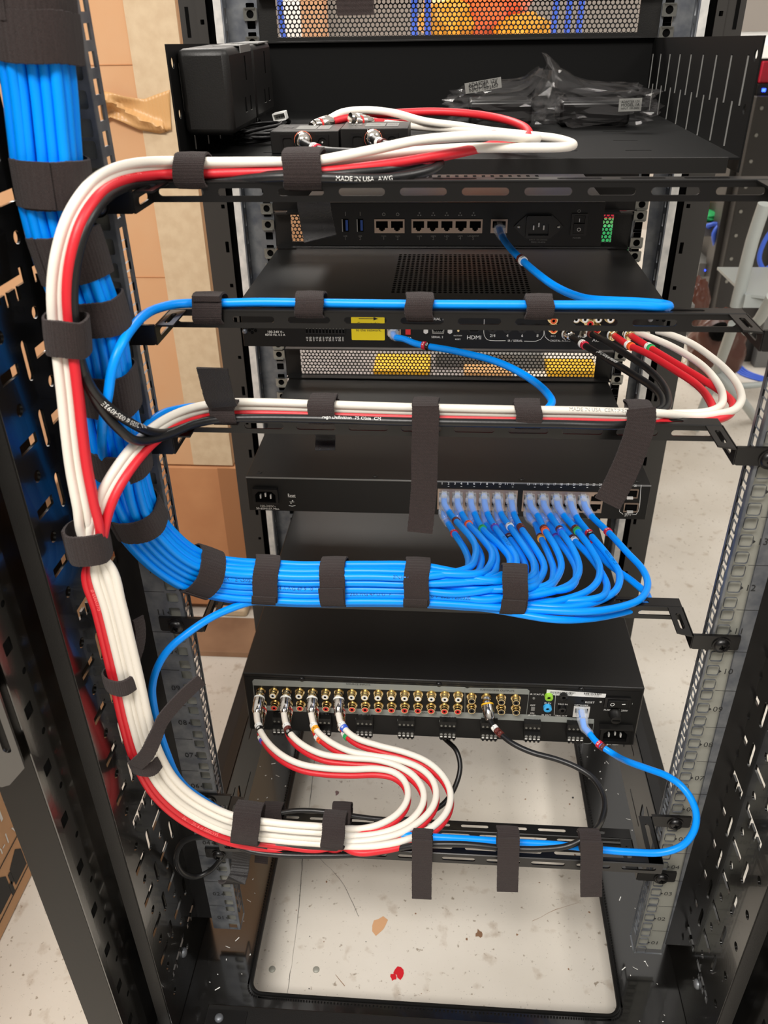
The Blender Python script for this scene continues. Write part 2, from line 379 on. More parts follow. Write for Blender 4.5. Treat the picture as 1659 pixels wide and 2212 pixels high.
for sx in (-1, 1):
    a = 1 if sx > 0 else -1
    X = lambda x0, x1: (min(sx*x0, sx*x1), max(sx*x0, sx*x1))
    # front corner posts
    mb = MB('darkpost'); x0, x1 = X(.2925, .3135); mb.box(x0, YF-.004, -.05, x1, YF+.05, .97)
    for z in (.905,): mb.box(sum(X(.303, .307))/2-.002, YF-.0046, .865, sum(X(.303, .307))/2+.002, YF-.003, .895, 'void')
    x0, x1 = X(.2815, .2925)
    mb.plate(rr((x0+x1)/2, .46, x1-x0, 1.02), [rr((x0+x1)/2, -.02+k*.05, .0045, .014 if k % 2 else .005, .0005, 1) for k in range(19)], .0016, MXZ(YF-.008), 'darkpost')
    x0, x1 = X(.2600, .300); mb.box(x0, YF+.012, -.05, x1, YF+.05, .97, 'void')
    mb.build('front_post', rack)
    # rear corner posts
    mb = MB('post'); x0, x1 = X(.300, .3335)
    mb.box(x0, -.150, -.05, x1, -.040, .97)
    xi = sx*.2990; a, b = sorted((sx*.2996, sx*.2999)); mb.box(a, -.149, -.05, b, -.113, .97, 'void')
    mb.plate([(-.150, -.05), (-.112, -.05), (-.112, .97), (-.150, .97)], [h for k in range(34) for h in (rr(-.137, -.02+k*.03, .010, .0115, .0008, 1) if k % 2 == 0 else circ(-.128, -.02+k*.03, .0028, 10),)], .0012, MYZ(xi), 'gloss')
    mb.build('rear_post', rack)
# side plates with cable tie slots
def side_panel(sx, c0):
    mb = MB('gloss'); y0, y1, z0, z1 = -.1085, .0300, -.048, .97; P = .0481; holes = []
    Ls = [.0245 + P*5*k for k in (0, 1, 2, 3)] if sx > 0 else [.0245+.2355+P*5*k-P*5 for k in (0, 1, 2, 3)]
    Ls = [.277-.2405, .277, .277+.2405, .758] if sx > 0 else [.024, .2645, .505, .7455]
    zc = .0105 if sx > 0 else .0010            # height of one circle row
    cy = [c0+.049*k for k in range(-2, 4)]; vy = [c0+.0245+.049*k for k in range(-3, 3)]
    for k in range(0, 20):
        z = zc+P*k
        for y in cy:
            if y0+.008 < y < y1-.006: 
                if not any(abs(z-L) < .012 for L in Ls): holes.append(circ(y, z, .0043, 12))
            zz = z+P/2
            if y0+.016 < y < y1-.012 and zz < z1-.01 and not any(abs(zz-L) < .018 for L in Ls): holes.append(rr(y, zz, .0235, .0075, .0004, 1))
        for y in vy:
            zz = z+P/2
            if y0+.006 < y < y1-.006 and not any(abs(zz-L) < .023 for L in Ls): holes.append(rr(y, zz, .0072, .0275, .0035, 4))
    for L in Ls:       # long comb shaped openings
        for (ya, yb) in ((-.082, -.040), (-.028, .016)):
            if ya < y0+.004: ya = y0+.006
            pts = [(ya, L+.004), (ya, L-.006), (ya+.006, L-.006), (ya+.006, L-.002)]
            x = ya+.012
            while x+.010 < yb: pts += [(x, L-.002), (x, L-.010), (x+.005, L-.010), (x+.005, L-.002)]; x += .014
            pts += [(yb, L-.002), (yb, L+.008), (yb-.006, L+.008), (yb-.006, L+.004)]
            holes.append(pts)
    mb.plate([(y0, z0), (y1, z0), (y1, z1), (y0, z1)], holes, .0020, MYZ(sx*.275))
    a, b = sorted((sx*.275, sx*.2875)); mb.box(a, y0-.0012, z0, b, y0+.0008, z1, 'powder')       # near edge, folded outwards
    a, b = sorted((sx*.2560, sx*.276)); mb.box(a, .0015, -.006, b, .0035, z1, 'satin')            # fold that meets the rail
    a, b = sorted((sx*.276, sx*.335)); mb.box(a, .036, z0, b, .038, .06, 'void')
    return mb.build('side_plate', rack)
side_panel(1, .002); side_panel(-1, .011)
def pan_screw(mb, p, d, r=.0048, m='zinc'):
    mb.lathe(p, d, [(0, r), (r*.35, r*.95), (r*.65, r*.6), (r*.72, r*.1)], m, 16)
for p in ((.2738, -.056, .020), (.2738, .012, -.004), (-.2738, .012, -.004), (-.2738, -.050, .010), (-.2738, .020, .055), (.2738, .018, .060)):
    mb = MB('zinc'); pan_screw(mb, p, (-1 if p[0] > 0 else 1, 0, 0), .0052); mb.build('plate_screw', rack)
# lower side beams between front and rear rails
for sx in (-1, 1):
    mb = MB('satin'); zb0, zb1 = .075, .165
    holes = [rr(.04+k*.062, .142-.045*(k % 2), .052, .0035, .001, 1) for k in range(8)] + [rr(.075+k*.11, .120, .012, .022, .004, 2) for k in range(4)]
    mb.plate([(.006, zb0), (.515, zb0), (.515, zb1), (.006, zb1)], holes, .0016, MYZ(sx*.2285))
    a, b = sorted((sx*.2285, sx*.2400)); mb.box(a, .006, zb1-.0016, b, .515, zb1); mb.box(a, .006, zb0, b, .515, zb0+.0016)
    mb.build('side_beam', rack)
# base
mb = MB('gloss_base')
OX0, OX1, OY0, OY1 = -.2049, .2040, -.0570, .47
mb.plate([(-.29, -.135), (.29, -.135), (.29, .57), (-.29, .57)], [rr((OX0+OX1)/2, (OY0+OY1)/2, OX1-OX0, OY1-OY0, .014, 6)], .003, MXY(-.0515))
mb.box(-.335, -.152, -.072, .335, -.135, -.046, 'powder')
for a, b in ((-.326, -.29), (.29, .326)): mb.box(a, -.135, -.072, b, .57, -.05, 'powder')
for a, b in ((-.345, -.326), (.326, .365)): mb.box(a, -.135, -.072, b, .10, -.05, 'powder')
mb.box(-.326, .57, -.072, .326, .59, -.05, 'powder')
mb.build('base_frame', rack)
mb = MB('powder'); mb.box(-.245, -.1345, -.050, .275, -.077, -.0385); mb.build('base_crossbar', rack, bevel=.001)
mb = MB('satin'); mb.box(-.243, -.13, -.0384, -.200, -.083, -.0372, 'satin'); br = mb.build('base_bracket', rack); mb = MB('zinc'); pan_screw(mb, (-.2295, -.092, -.0372), (0, 0, 1), .0048, 'zinc'); mb.build('screw', br)
# beaded rubber edging round the opening
mb = MB('rubber'); O = rr((OX0+OX1)/2, (OY0+OY1)/2, OX1-OX0, OY1-OY0, .014, 8); pp = smooth([V((x, y, -.0495)) for x, y in O], .0030, True)
mb.tube(pp+[pp[0]], .0022, n=8)
for k, p in enumerate(pp[::1]):
    if p.y < .33:
        q = p+(V((OX0+.2, .2, -.0495))-p).normalized()*-.0052; mb.box(q.x-.0008, q.y-.0008, q.z-.0008, q.x+.0008, q.y+.0008, q.z+.0006)
mb.build('edging', rack)
# casters
for x in (-.28, .28):
    for y in (-.10, .53):
        mb = MB('satin'); mb.cyl((x, y, -.072), (x, y, ZF), .018, n=16); mb.build('levelling_foot', rack)
# slotted door bracket on the left rear post
mb = MB('gloss')
z0, z1 = at(54, 1696, Y=-.158).z, .53
ox = at(30, 1640, Y=-.158).x
mb.plate([(-.342, z1), (-.342, z0+.02), (-.330, z0+.003), (-.322, z0), (-.315, z0+.003), (-.299, z0+.022), (-.299, z1)],
         [rr(-.322, (z0+.016+.50)/2, .006, .50-z0-.016, .003, 4), rr(-.3075, z0+.060, .0065, .046, .0032, 4), rr(-.3075, z0+.132, .0065, .046, .0032, 4)], .002, MXZ(-.1600))
mb.box(-.342, -.159, z0+.15, -.299, -.150, .60, 'powder'); pan_screw(mb, (-.3075, -.1610, z0+.090), (0, -1, 0), .0055, 'zinc')
mb.build('door_bracket', rack)
db = MB('ink'); random.seed(3)
for k in range(70):
    sx = random.choice((-1, 1)); x = sx*random.uniform(.212, .262); y = random.uniform(-.07, .42); a = random.uniform(0, 3.1); l = random.choice((.0006, .0008, .001, .003)); 
    c = V((x, y, -.0498)); d = V((cos(a), sin(a), 0)); n_ = V((-d.y, d.x, 0))*.0004; db.add([c-d*l-n_, c+d*l-n_, c+d*l+n_+V((0, 0, .0005)), c-d*l+n_], [(0, 1, 2, 3)])
tag(db.build('plastic_flecks'), 'tiny white plastic flecks scattered on the black rack base', 'debris', kind='stuff')
# ------------------------------------------------------------------ vent panels (front of the rack)
def vent(z0, z1, mz0, mz1, label):
    t = thing('vent_panel', label, 'panel', (0, YF, z0), 'perforated vent panels at the front of the rack')
    mb = MB('powder'); p = .0051
    x0, x1 = -.2035, .2015
    mb.box(-.2244, YF, z0, x0, YF+.0015, z1); mb.box(x1, YF, z0, .2244, YF+.0015, z1); mb.box(x0, YF, z0, x1, YF+.0015, mz0); mb.box(x0, YF, mz1, x1, YF+.0015, z1)
    mb.box(-.222, YF-.012, z0+.0004, .222, YF, z0+.0018); mb.box(-.222, YF-.012, z1-.0018, .222, YF, z1-.0004)
    mb.build('panel_frame', t)
    MB('powder').hexmesh(x0, x1+p/2, mz0, mz1+.001, YF+.0002, p, .00205).build('mesh_grille', t)
vent(.8578, .9022, .8635, .9010, 'black perforated vent panel at the very top, above the deep shelf')
vent(.6285, .6725, .6350, .6700, 'black perforated vent panel behind the router, only its two ends showing')
vent(.4510, .4950, .4535, .4900, 'black perforated vent panel low in the rack, between media controller and network switch')
# ------------------------------------------------------------------ deep shelf
MATS_SH = 'shelfblack'
sh = thing('rack_shelf', 'deep black vented steel shelf with tall side walls near the top of the rack', 'shelf', (0, .3, .787))
SZ, SY0, SY1 = .787, .150, .524
mb = MB('shelfblack')
mb.plate([(-.22, SY0), (.22, SY0), (.22, SY1), (-.22, SY1)], [rr(x, y, .022, .0022, .001, 1) for x in (-.15, -.09, -.03, .03, .09, .15) for y in (.19, .25, .31, .37)], .0016, MXY(SZ))
mb.build('shelf_floor', sh)
MB('powder').box(-.212, SY0-.0016, .7765, .2105, SY0, .7885).build('shelf_lip', sh, bevel=.0006)
MB('shelfblack').box(-.22, SY1-.002, .772, .22, SY1, .858).build('shelf_back', sh)
for sx in (-1, 1):
    hol = []
    for k in range(9):
        y = .1757+.0425*k; y = min(y, .516-.004)
        hol.append(rr(y, .8385-.0016*k, .0030, .036, .0014, 2))
        if k < 8: hol.append(rr(y+.0195, .8065-.0012*k, .0030, .035, .0014, 2))
    hol += [circ(.1600, .8565, .0042, 14), circ(.1622, .8205, .0038, 14)]
    mb = MB('shelfblack')
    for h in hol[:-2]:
        ys, zs = [p[0] for p in h], [p[1] for p in h]; a, b = sorted((sx*.2188, sx*.2212)); mb.box(a, max(ys)-.0013, min(zs)+.001, b, max(ys)-.0002, max(zs)-.001, 'steelgrey')  # grey strips put the light caught on the slit edges into colour
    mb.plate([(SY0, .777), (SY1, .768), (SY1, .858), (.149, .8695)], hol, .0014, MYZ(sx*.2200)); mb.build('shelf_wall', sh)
# ------------------------------------------------------------------ device helper
def iec(mb, x, z, Y, w=.030, h=.021, flange=False, m='satin'):
    """C14 inlet: recessed opening with three pins"""
    if flange:
        mb.plate([(x-w*.82, z), (x-w*.62, z+h*.28), (x-w*.42, z+h*.5), (x+w*.42, z+h*.5), (x+w*.62, z+h*.28), (x+w*.82, z), (x+w*.62, z-h*.28), (x+w*.42, z-h*.5), (x-w*.42, z-h*.5), (x-w*.62, z-h*.28)],
                 [circ(x-w*.66, z, .0013, 10), circ(x+w*.66, z, .0013, 10)], .0016, MXZ(Y-.001), m)
        for s in (-1, 1): pan_screw(mb, (x+s*w*.66, Y-.0015, z), (0, -1, 0), .0020, 'cage')
        w, h = w*.84, h*.98
    mb.plate(rr(x, z, w, h, .0018), [[(x-w*.40, z-h*.36), (x+w*.40, z-h*.36), (x+w*.40, z+h*.14), (x+w*.26, z+h*.36), (x-w*.26, z+h*.36), (x-w*.40, z+h*.14)]], .005, MXZ(Y-.0025), m)
    mb.box(x-w*.41, Y-.0006, z-h*.38, x+w*.41, Y-.0002, z+h*.38, 'void')
    for dx, dz in ((-.2, -.02), (0, .10), (.2, -.02)): mb.box(x+w*dx-.0007, Y-.004, z+h*dz-.0022, x+w*dx+.0007, Y-.0005, z+h*dz+.0022, 'zinc_bright')
def rj_block(mb, x0, x1, z0, z1, Y, cols, rows=1, frame_='shield'):
    w, h = (x1-x0)/cols, (z1-z0)/rows; holes = []
    for i in range(cols):
        for j in range(rows):
            cx, cz = x0+w*(i+.5), z0+h*(j+.5); a, b = w*.39, h*.36; up = -1 if j == 0 and rows == 1 else (1 if j else -1)
            # stepped opening for the latch
            pts = [(-a, b), (a, b), (a, -b*.35), (a*.5, -b*.35), (a*.5, -b*.75), (a*.28, -b*.75), (a*.28, -b), (-a*.28, -b), (-a*.28, -b*.75), (-a*.5, -b*.75), (-a*.5, -b*.35), (-a, -b*.35)]
            holes.append([(cx+p[0], cz+p[1]*(1 if rows == 1 or j == 0 else -1)) for p in pts])
    mb.plate([(x0, z0), (x1, z0), (x1, z1), (x0, z1)], holes, .0012, MXZ(Y-.0006), frame_)
    mb.box(x0+.0005, Y-.0002, z0+.0005, x1-.0005, Y+.0004, z1-.0005, 'void')
# ------------------------------------------------------------------ router
RY = .345
ro = thing('network_router', 'black router with LAN ports, power inlet and rocker switch below the topmost bar', 'router', (0, RY, .672))
x0, z0 = at(661, 530, Y=RY).x, at(975, 531, Y=RY).z; x1, z1 = at(1297, 531, Y=RY).x, at(980, 437, Y=RY).z
mb = MB('black_top'); mb.box(x0, RY, z0, x1, YF-.004, z1); 
for k in range(24): mb.box(x0+.012+k*.0105, RY+.10, z1+.0001, x0+.016+k*.0105, RY+.16, z1+.0003, 'void')
mb.build('case', ro, bevel=.0008)
mb = MB('satin'); mb.box(-.2244, YF-.003, .6735, .2244, YF, .7165); mb.box(-.205, YF-.02, .6735, x0, YF-.003, .675, 'powder'); mb.box(x1, YF-.02, .6735, .205, YF-.003, .675, 'powder'); mb.build('mounting_plate', ro)
FYY = RY-.0004
fb = MB('face').box(x0+.0006, RY-.0006, z0+.0006, x1-.0006, RY+.0002, z1-.0006); fb.build('rear_face', ro)
mb = MB('shield')
for a, b, n in ((809, 874, 2), (889, 1042, 5)):
    xa, xb = at(a, 488, Y=FYY).x, at(b, 488, Y=FYY).x; za, zb = at(a, 503, Y=FYY).z, at(a, 473, Y=FYY).z; pb = MB('shield'); rj_block(pb, xa, xb, za, zb, RY-.0006, n); pb.build('port_block', ro)
xa, xb = at(1060, 488, Y=FYY).x, at(1096, 488, Y=FYY).x; pb = MB('shield'); rj_block(pb, xa, xb, at(1078, 503, Y=FYY).z, at(1078, 473, Y=FYY).z, RY-.0006, 1); pb.build('port_block', ro)
for px in (746, 778):
    pb = MB('cage'); x, z, w, h = face(px-7, 473, px+7, 500, FYY); pb.box(x-w/2, RY-.0012, z-h/2, x+w/2, RY, z+h/2, 'void'); pb.box(x-w/2, RY-.0018, z-h/2, x-w/2+.0009, RY, z+h/2, 'cage'); pb.box(x+.0004, RY-.0016, z-h/2+.001, x+w/2-.0006, RY, z+h/2-.001, 'blueport'); pb.build('usb_port', ro)
pb = MB('satin'); c = at(1163, 489, Y=FYY); iec(pb, c.x, c.z, RY-.0006, .031, .023, True); pb.build('power_inlet', ro)
pb = MB('satin'); x, z, w, h = face(1233, 461, 1268, 508, FYY); pb.plate(rr(x, z, w, h, .0008), [rr(x, z, w*.68, h*.84, .0006)], .002, MXZ(RY-.0014)); pb.box(x-w*.33, RY-.0036, z-h*.40, x+w*.33, RY, z+.001, 'face'); pb.box(x-w*.33, RY-.0018, z+.001, x+w*.33, RY, z+h*.40, 'face')
pb.text('O', MXZ(RY-.0038) @ Matrix.Translation((x, z-h*.22, 0)), size=.0055); pb.box(x-.0003, RY-.0020, z+.0025, x+.0003, RY-.0017, z+.0060, 'ink'); pb.build('rocker_switch', ro)
tx = MB('inkgrey')
ftext(tx, 'POWER', 1237, 1254, 514, RY-.0004, 'inkgrey'); 
for i, (a, s) in enumerate(((829, 'WAN'), (859, 'WAN'), (906, 'LAN'), (936, 'LAN'), (965, 'LAN'), (994, 'LAN'))):
    ftext(tx, s, a-5, a+5, 510, RY-.0004, 'inkgrey'); ftext(tx, '12 1234'.replace(' ', '')[i], a-1, a+1, 515, RY-.0004, 'inkgrey')
ftext(tx, 'LAN5/DMZ', 1010, 1034, 510, RY-.0004, 'inkgrey'); ftext(tx, '5', 1021, 1023, 515, RY-.0004, 'inkgrey')
for a, s in ((746, '1'), (778, '2')): ftext(tx, 'USB', a-4, a+4, 510, RY-.0004, 'inkgrey'); ftext(tx, s, a-1, a+1, 515, RY-.0004, 'inkgrey'); c = at(a, 462, Y=RY-.0008); tx.box(c.x-.0003, RY-.001, c.z-.002, c.x+.0003, RY-.0008, c.z+.002, 'inkgrey')
ftext(tx, 'POWER', 1150, 1176, 513, RY-.0004, 'inkgrey'); ftext(tx, 'INPUT: 100-240VAC', 1143, 1182, 518, RY-.0004, 'inkgrey'); ftext(tx, 'FREQ: 50-60Hz', 1147, 1178, 523, RY-.0004, 'inkgrey')
for a in (829, 859): c = at(a, 463, Y=RY-.0008); tx.plate(circ(c.x, c.z, .0018), [circ(c.x, c.z, .0011)], .0002, MXZ(RY-.0009), 'inkgrey')
for a in (906, 936, 965, 994, 1023):
    c = at(a, 463, Y=RY-.0008)
    for dx, dz in ((0, .0014), (-.0013, -.0010), (.0013, -.0010)): tx.plate(circ(c.x+dx, c.z+dz, .0008, 8), [], .0002, MXZ(RY-.0009), 'inkgrey')
c = at(1251, 456, Y=RY-.0008); tx.plate(circ(c.x, c.z, .0017), [circ(c.x, c.z, .0012)], .0002, MXZ(RY-.0009), 'inkgrey')
tx.build('printed_lettering', ro)
# ------------------------------------------------------------------ media controller
CY = .293; cz1 = .6295; cz0 = at(900, 752, Y=CY).z; cw = .2215
ct = thing('media_controller', 'black one unit media controller with HDMI, serial and audio sockets and a yellow sticker', 'controller', (0, CY, cz0))
mb = MB('black_top')
def hx(px, py): p = at(px, py, Z=cz1); return p.x, p.y
mb.box(-cw, CY, cz0, cw, YF-.002, cz1-.0012)
# top cover with its perforated field
vx0, vx1, vy0, vy1 = hx(850, 600)[0], hx(1140, 600)[0], hx(1000, 634)[1], hx(1000, 549)[1]
mb.build('case', ct, bevel=.0006)
holes = []; nx, ny = 27, 21; px_, py_ = (vx1-vx0)/nx, (vy1-vy0)/ny
cov = MB('black_top'); cov.box(-.196, CY+.001, cz1-.0012, vx0, YF-.004, cz1); cov.box(vx1, CY+.001, cz1-.0012, .196, YF-.004, cz1); cov.box(vx0, CY+.001, cz1-.0012, vx1, vy0, cz1); cov.box(vx0, vy1, cz1-.0012, vx1, YF-.004, cz1)
for i in range(nx):
    for j in range(ny):
        cx, cy = vx0+px_*(i+.5), vy0+py_*(j+.5); vs = []
        for k in range(8):
            a = pi/4*k; R = .5 if k % 2 == 0 else .5*sqrt(2); vs.append((cx+px_*R*cos(a), cy+py_*R*sin(a), cz1))
        for r_, zz in ((.0033, cz1), (.0033, cz1-.0011)):
            for k in range(8): a = pi/4*k; vs.append((cx+min(px_*.40, r_)*cos(a), cy+min(py_*.36, r_)*sin(a), zz))
        cov.add(vs, [(k, (k+1) % 8, 8+(k+1) % 8, 8+k) for k in range(8)]+[(8+k, 8+(k+1) % 8, 16+(k+1) % 8, 16+k) for k in range(8)])
cov.box(vx0, vy0, cz1-.0012, vx1, vy1, cz1-.0010, 'void')
cov.build('top_cover', ct)
MB('face').box(-cw+.0006, CY-.0008, cz0+.0006, cw-.0006, CY+.0002, cz1-.001).build('rear_face', ct)
FY = CY-.0008
tx = MB('ink')
ftext(tx, '100-240 V~', 578, 613, 717, FY); ftext(tx, '60/50 Hz, 0.5 A', 573, 616, 723, FY)
sr = (('+12', 664), ('SIG', 671), ('GND', 678), ('+12', 685), ('SIG', 692), ('GND', 699), ('+12', 706), ('SIG', 713), ('GND', 720), ('+12', 727), ('SIG', 734), ('GND', 741))
for s, px in sr:
    c = at(px, 732, Y=FY); tx.text(s, MXZ(FY-.0003) @ Matrix.Translation((c.x, c.z, 0)) @ Matrix.Rotation(pi/2, 4, 'Z'), width=.0048)
pb = MB('satin'); x, z, w, h = face(660, 706, 746, 720, FY); pb.box(x-w/2, FY-.003, z-h/2, x+w/2, FY, z+h/2)
for k in range(12): xx = x-w/2+w*(k+.5)/12; pb.box(xx-.0011, FY-.0033, z-h*.3, xx+.0011, FY-.0029, z+h*.25, 'void'); pb.box(xx-.0005, FY-.0034, z+h*.3, xx+.0005, FY-.0028, z+h*.5, 'cage')
pb.build('terminal_block', ct)
pb = MB('sticker'); x, z, w, h = face(759, 684, 831, 735, FY); pb.plate(rr(x, z, w, h, .0012), [], .0002, MXZ(FY-.0002))
a, b = at(775, 688, Y=FY), at(815, 688, Y=FY); pb.box(a.x, FY-.0005, a.z-.0003, b.x-.002, FY-.0003, a.z+.0003, 'inkdark'); pb.add([V((b.x-.004, FY-.0005, a.z+.0018)), V((b.x-.004, FY-.0005, a.z-.0018)), V((b.x+.001, FY-.0005, a.z))], [(0, 1, 2)], 'inkdark')
ftext(pb, 'Connect this', 772, 820, 699, FY-.0001, 'inkdark'); ftext(pb, 'to the network.', 769, 824, 713, FY-.0001, 'inkdark'); pb.build('yellow_sticker', ct)['label'] = 'yellow sticker reading Connect this to the network'
pb = MB('shield'); x, z, w, h = face(836, 700, 866, 724, FY); rj_block(pb, x-w/2, x+w/2, z-h/2, z+h/2, FY, 1); pb.build('port_block', ct)
ftext(tx, 'USB', 844, 857, 730, FY); ftext(tx, 'DATA', 871, 889, 730, FY)
pb = MB('zinc'); fbox(pb, 876, 707, 887, 722, FY, .0015, 'redplug'); pb.build('reset_button', ct)['label'] = 'small red button'
pb = MB('cage'); x, z, w, h = face(932, 703, 961, 719, FY); pb.plate([(x-w/2, z+h/2), (x+w/2, z+h/2), (x+w*.42, z-h/2), (x-w*.42, z-h/2)], [], .003, MXZ(FY-.0015), 'cage'); pb.box(x-w*.36, FY-.0034, z-h*.3, x+w*.36, FY-.003, z+h*.3, 'void')
for k in range(9): pb.box(x-w*.3+w*.6*(k/8)-.0003, FY-.0038, z-.0004+(.0012 if k % 2 else -.0012), x-w*.3+w*.6*(k/8)+.0003, FY-.003, z+.0003+(.0012 if k % 2 else -.0012), 'zinc_bright')
for px in (920, 972): c = at(px, 714, Y=FY); pb.lathe((c.x, FY, c.z), (0, -1, 0), [(0, .0028), (.003, .0028), (.003, .0014)], 'zinc_bright', 6)
pb.build('serial_port', ct)
ftext(tx, 'SERIAL 2', 932, 957, 728, FY); ftext(tx, 'SERIAL 1', 929, 958, 689, FY); ftext(tx, 'FACTORY', 980, 998, 725, FY); ftext(tx, 'RESET', 983, 995, 733, FY); ftext(tx, 'HDMI', 1009, 1039, 729, FY)
c = at(990, 714, Y=FY); tx.lathe((c.x, FY, c.z), (0, -1, 0), [(0, .0014), (.0006, .0012)], 'gold', 10)
pb = MB('cage'); x, z, w, h = face(1011, 704, 1037, 717, FY); pb.plate([(x-w/2, z+h/2), (x+w/2, z+h/2), (x+w/2, z-h*.1), (x+w*.36, z-h/2), (x-w*.36, z-h/2), (x-w/2, z-h*.1)], [[(x-w*.42, z+h*.36), (x+w*.42, z+h*.36), (x+w*.42, z-h*.04), (x+w*.32, z-h*.34), (x-w*.32, z-h*.34), (x-w*.42, z-h*.04)]], .0016, MXZ(FY-.0008), 'satin'); pb.box(x-w*.3, FY-.0012, z-.0004, x+w*.3, FY-.0002, z+.0006, 'zinc'); pb.build('hdmi_port', ct)
for px, s in ((1064, '2/4'), (1096, '4'), (1128, '6'), (1161, '8')):
    c = at(px, 710, Y=FY); pb = MB('satin'); pb.lathe((c.x, FY, c.z), (0, -1, 0), [(0, .0048), (.0018, .0046), (.0018, .0018), (.0004, .0018)], 'satin', 16); pb.build('ir_jack', ct); ftext(tx, s, px-(6 if len(s) > 1 else 2), px+(6 if len(s) > 1 else 2), 725, FY)
def outline(tx, pts, m='ink', Y=FY, r=.00028): 
    P = [at(a, b, Y=Y-.0004) for a, b in pts]; tx.tube(smooth(P, .003), r, m, 4)
outline(tx, [(1046, 690), (1046, 724), (1053, 734), (1066, 736), (1092, 736)]); outline(tx, [(1132, 737), (1158, 737), (1168, 733), (1174, 725), (1175, 712)]); outline(tx, [(1175, 712), (1178, 728), (1187, 736)])
ftext(tx, 'IR / SERIAL', 1097, 1129, 736, FY); ftext(tx, 'DIGITAL AUDIO', 1189, 1232, 736, FY); ftext(tx, 'IN 2', 1190, 1200, 726, FY); ftext(tx, 'IN 1', 1249, 1259, 727, FY); ftext(tx, 'AUDIO', 1279, 1318, 735, FY); ftext(tx, 'ZIGBEE', 1366, 1390, 731, FY)
tx.build('printed_lettering', ct)
def rca_jack(c, d, ring, parent, r=.0041, L=.0085, m='gold', name='rca_jack'):
    j = MB(m); j.lathe(c, d, [(0, r*1.35), (.0012, r*1.35), (.0012, r), (L*.45, r), (L*.45, r*1.12), (L*.6, r*1.12), (L*.6, r), (L, r), (L, r*.84)], m, 16)
    j.lathe(V(c)+V(d)*(L*.93), d, [(0, r*.86), (L*.08, r*.80), (L*.08, r*.38)], ring, 14); j.lathe(V(c)+V(d)*(L*.9), d, [(0, r*.4), (L*.13, r*.36)], 'void', 10)
    o = j.build(name, parent)
    return o
for px, py, ring in ((1196, 713, 'orange'), (1290, 713, 'redplug'), (1196, 693, 'orange'), (1245, 690, 'pwhite'), (1264, 690, 'pwhite'), (1293, 690, 'pwhite'), (1319, 690, 'pwhite'), (1275, 700, 'redplug')):
    c = at(px, py, Y=FY-.008); o = rca_jack((c.x, FY, c.z), (0, -1, 0), ring, ct)
for px, py in ((529, 716), (1405, 690)):
    pb = MB('zinc'); c = at(px, py, Y=FY); pan_screw(pb, (c.x, FY, c.z), (0, -1, 0), .0028); pb.build('screw', ct)
pb = MB('void')
for a, b in ((539, 713), (545, 709), (545, 718), (552, 714), (552, 706), (1420, 690), (1428, 686), (1434, 692)): c = at(a, b, Y=FY); pb.plate(circ(c.x, c.z, .0019, 6), [], .0003, MXZ(FY-.0002))
pb.build('vent_holes', ct)
# ------------------------------------------------------------------ network switch
SY = .2334; sz1, sz0 = .4506, .4071; sw_ = .220
sw = thing('network_switch', 'black rack network switch full of blue cables, power inlet at its left', 'network switch', (0, SY, sz0))
mb = MB('black_top'); mb.box(-sw_, SY, sz0, sw_, YF-.003, sz1)
mb.build('case', sw, bevel=.0006)
for x, y in ((-.207, SY+.010), (-.077, SY+.008), (-.002+.085, SY+.008), (.207, SY+.010), (-.205, SY+.14), (.207, SY+.14)):
    pb = MB('black_top'); pb.lathe((x, y, sz1), (0, 0, 1), [(0, .0034), (.0006, .0030), (.0006, .0012), (.0002, .0010)], n=16); pb.build('screw', sw)
MB('face').box(-sw_+.0005, SY-.0006, sz0+.0005, sw_-.0005, SY+.0002, sz1-.0016).build('rear_face', sw)
MB('steelgrey').box(-sw_, SY-.0008, sz1-.0016, sw_, SY, sz1-.0002).build('top_edge', sw)
FS = SY-.0006
for a, b in ((945, 1117), (1128, 1302)):
    pb = MB('shield'); xa, xb = at(a, 1080, Y=FS).x, at(b, 1080, Y=FS).x; za, zb = at(1030, 1101, Y=FS).z, at(1030, 1057, Y=FS).z
    rj_block(pb, xa, xb, za, zb, FS, 6, 2); pb.build('port_block', sw)
tx = MB('ink')
for k in range(12):
    for (a, b, o) in ((955, 1107.5, 1), (1141, 1297, 13)):
        px = a+(b-a)*k/11; s = str(o+k); py = 1044+(px-955)*.008; ftext(tx, s, px-(1.1 if len(s) < 2 else 2.6), px+(1.1 if len(s) < 2 else 2.6), py, FS, size=.0042)
        if k % 2: c = at(px, py+6.5, Y=FS); tx.box(c.x-.0009, FS-.0003, c.z-.0002, c.x+.0009, FS-.0001, c.z+.0002)
ftext(tx, '25', 1356, 1361, 1049, FS, size=.0042); ftext(tx, '26', 1370, 1375, 1049, FS, size=.0042)
ftext(tx, '100-240V~', 562, 595, 1093, FS); ftext(tx, '50-60Hz,6A Max.', 554, 604, 1098.5, FS); ftext(tx, 'Reset', 622, 638, 1070.5, FS, size=.0068)
c = at(630, 1084, Y=FS)
tx.box(c.x-.0022, FS-.0004, c.z-.0002, c.x+.0030, FS-.0002, c.z+.0002); tx.plate(circ(c.x+.0012, c.z+.0016, .0007, 8), [], .0002, MXZ(FS-.0003), 'ink'); tx.plate(rr(c.x-.0008, c.z-.0016, .0012, .0012), [], .0002, MXZ(FS-.0003), 'ink')
outline(tx, [(624, 1092), (631, 1093.5), (638, 1092)], Y=FS); outline(tx, [(948, 1102), (955, 1107), (965, 1108), (1100, 1108.5)], Y=FS); outline(tx, [(1345, 1045), (1341, 1090), (1338, 1105), (1346, 1111)], Y=FS); outline(tx, [(1364, 1112), (1374, 1111), (1379, 1104), (1385, 1048)], Y=FS)
ftext(tx, 'SFP+', 1349, 1363, 1112, FS, size=.0058)
tx.build('printed_lettering', sw)
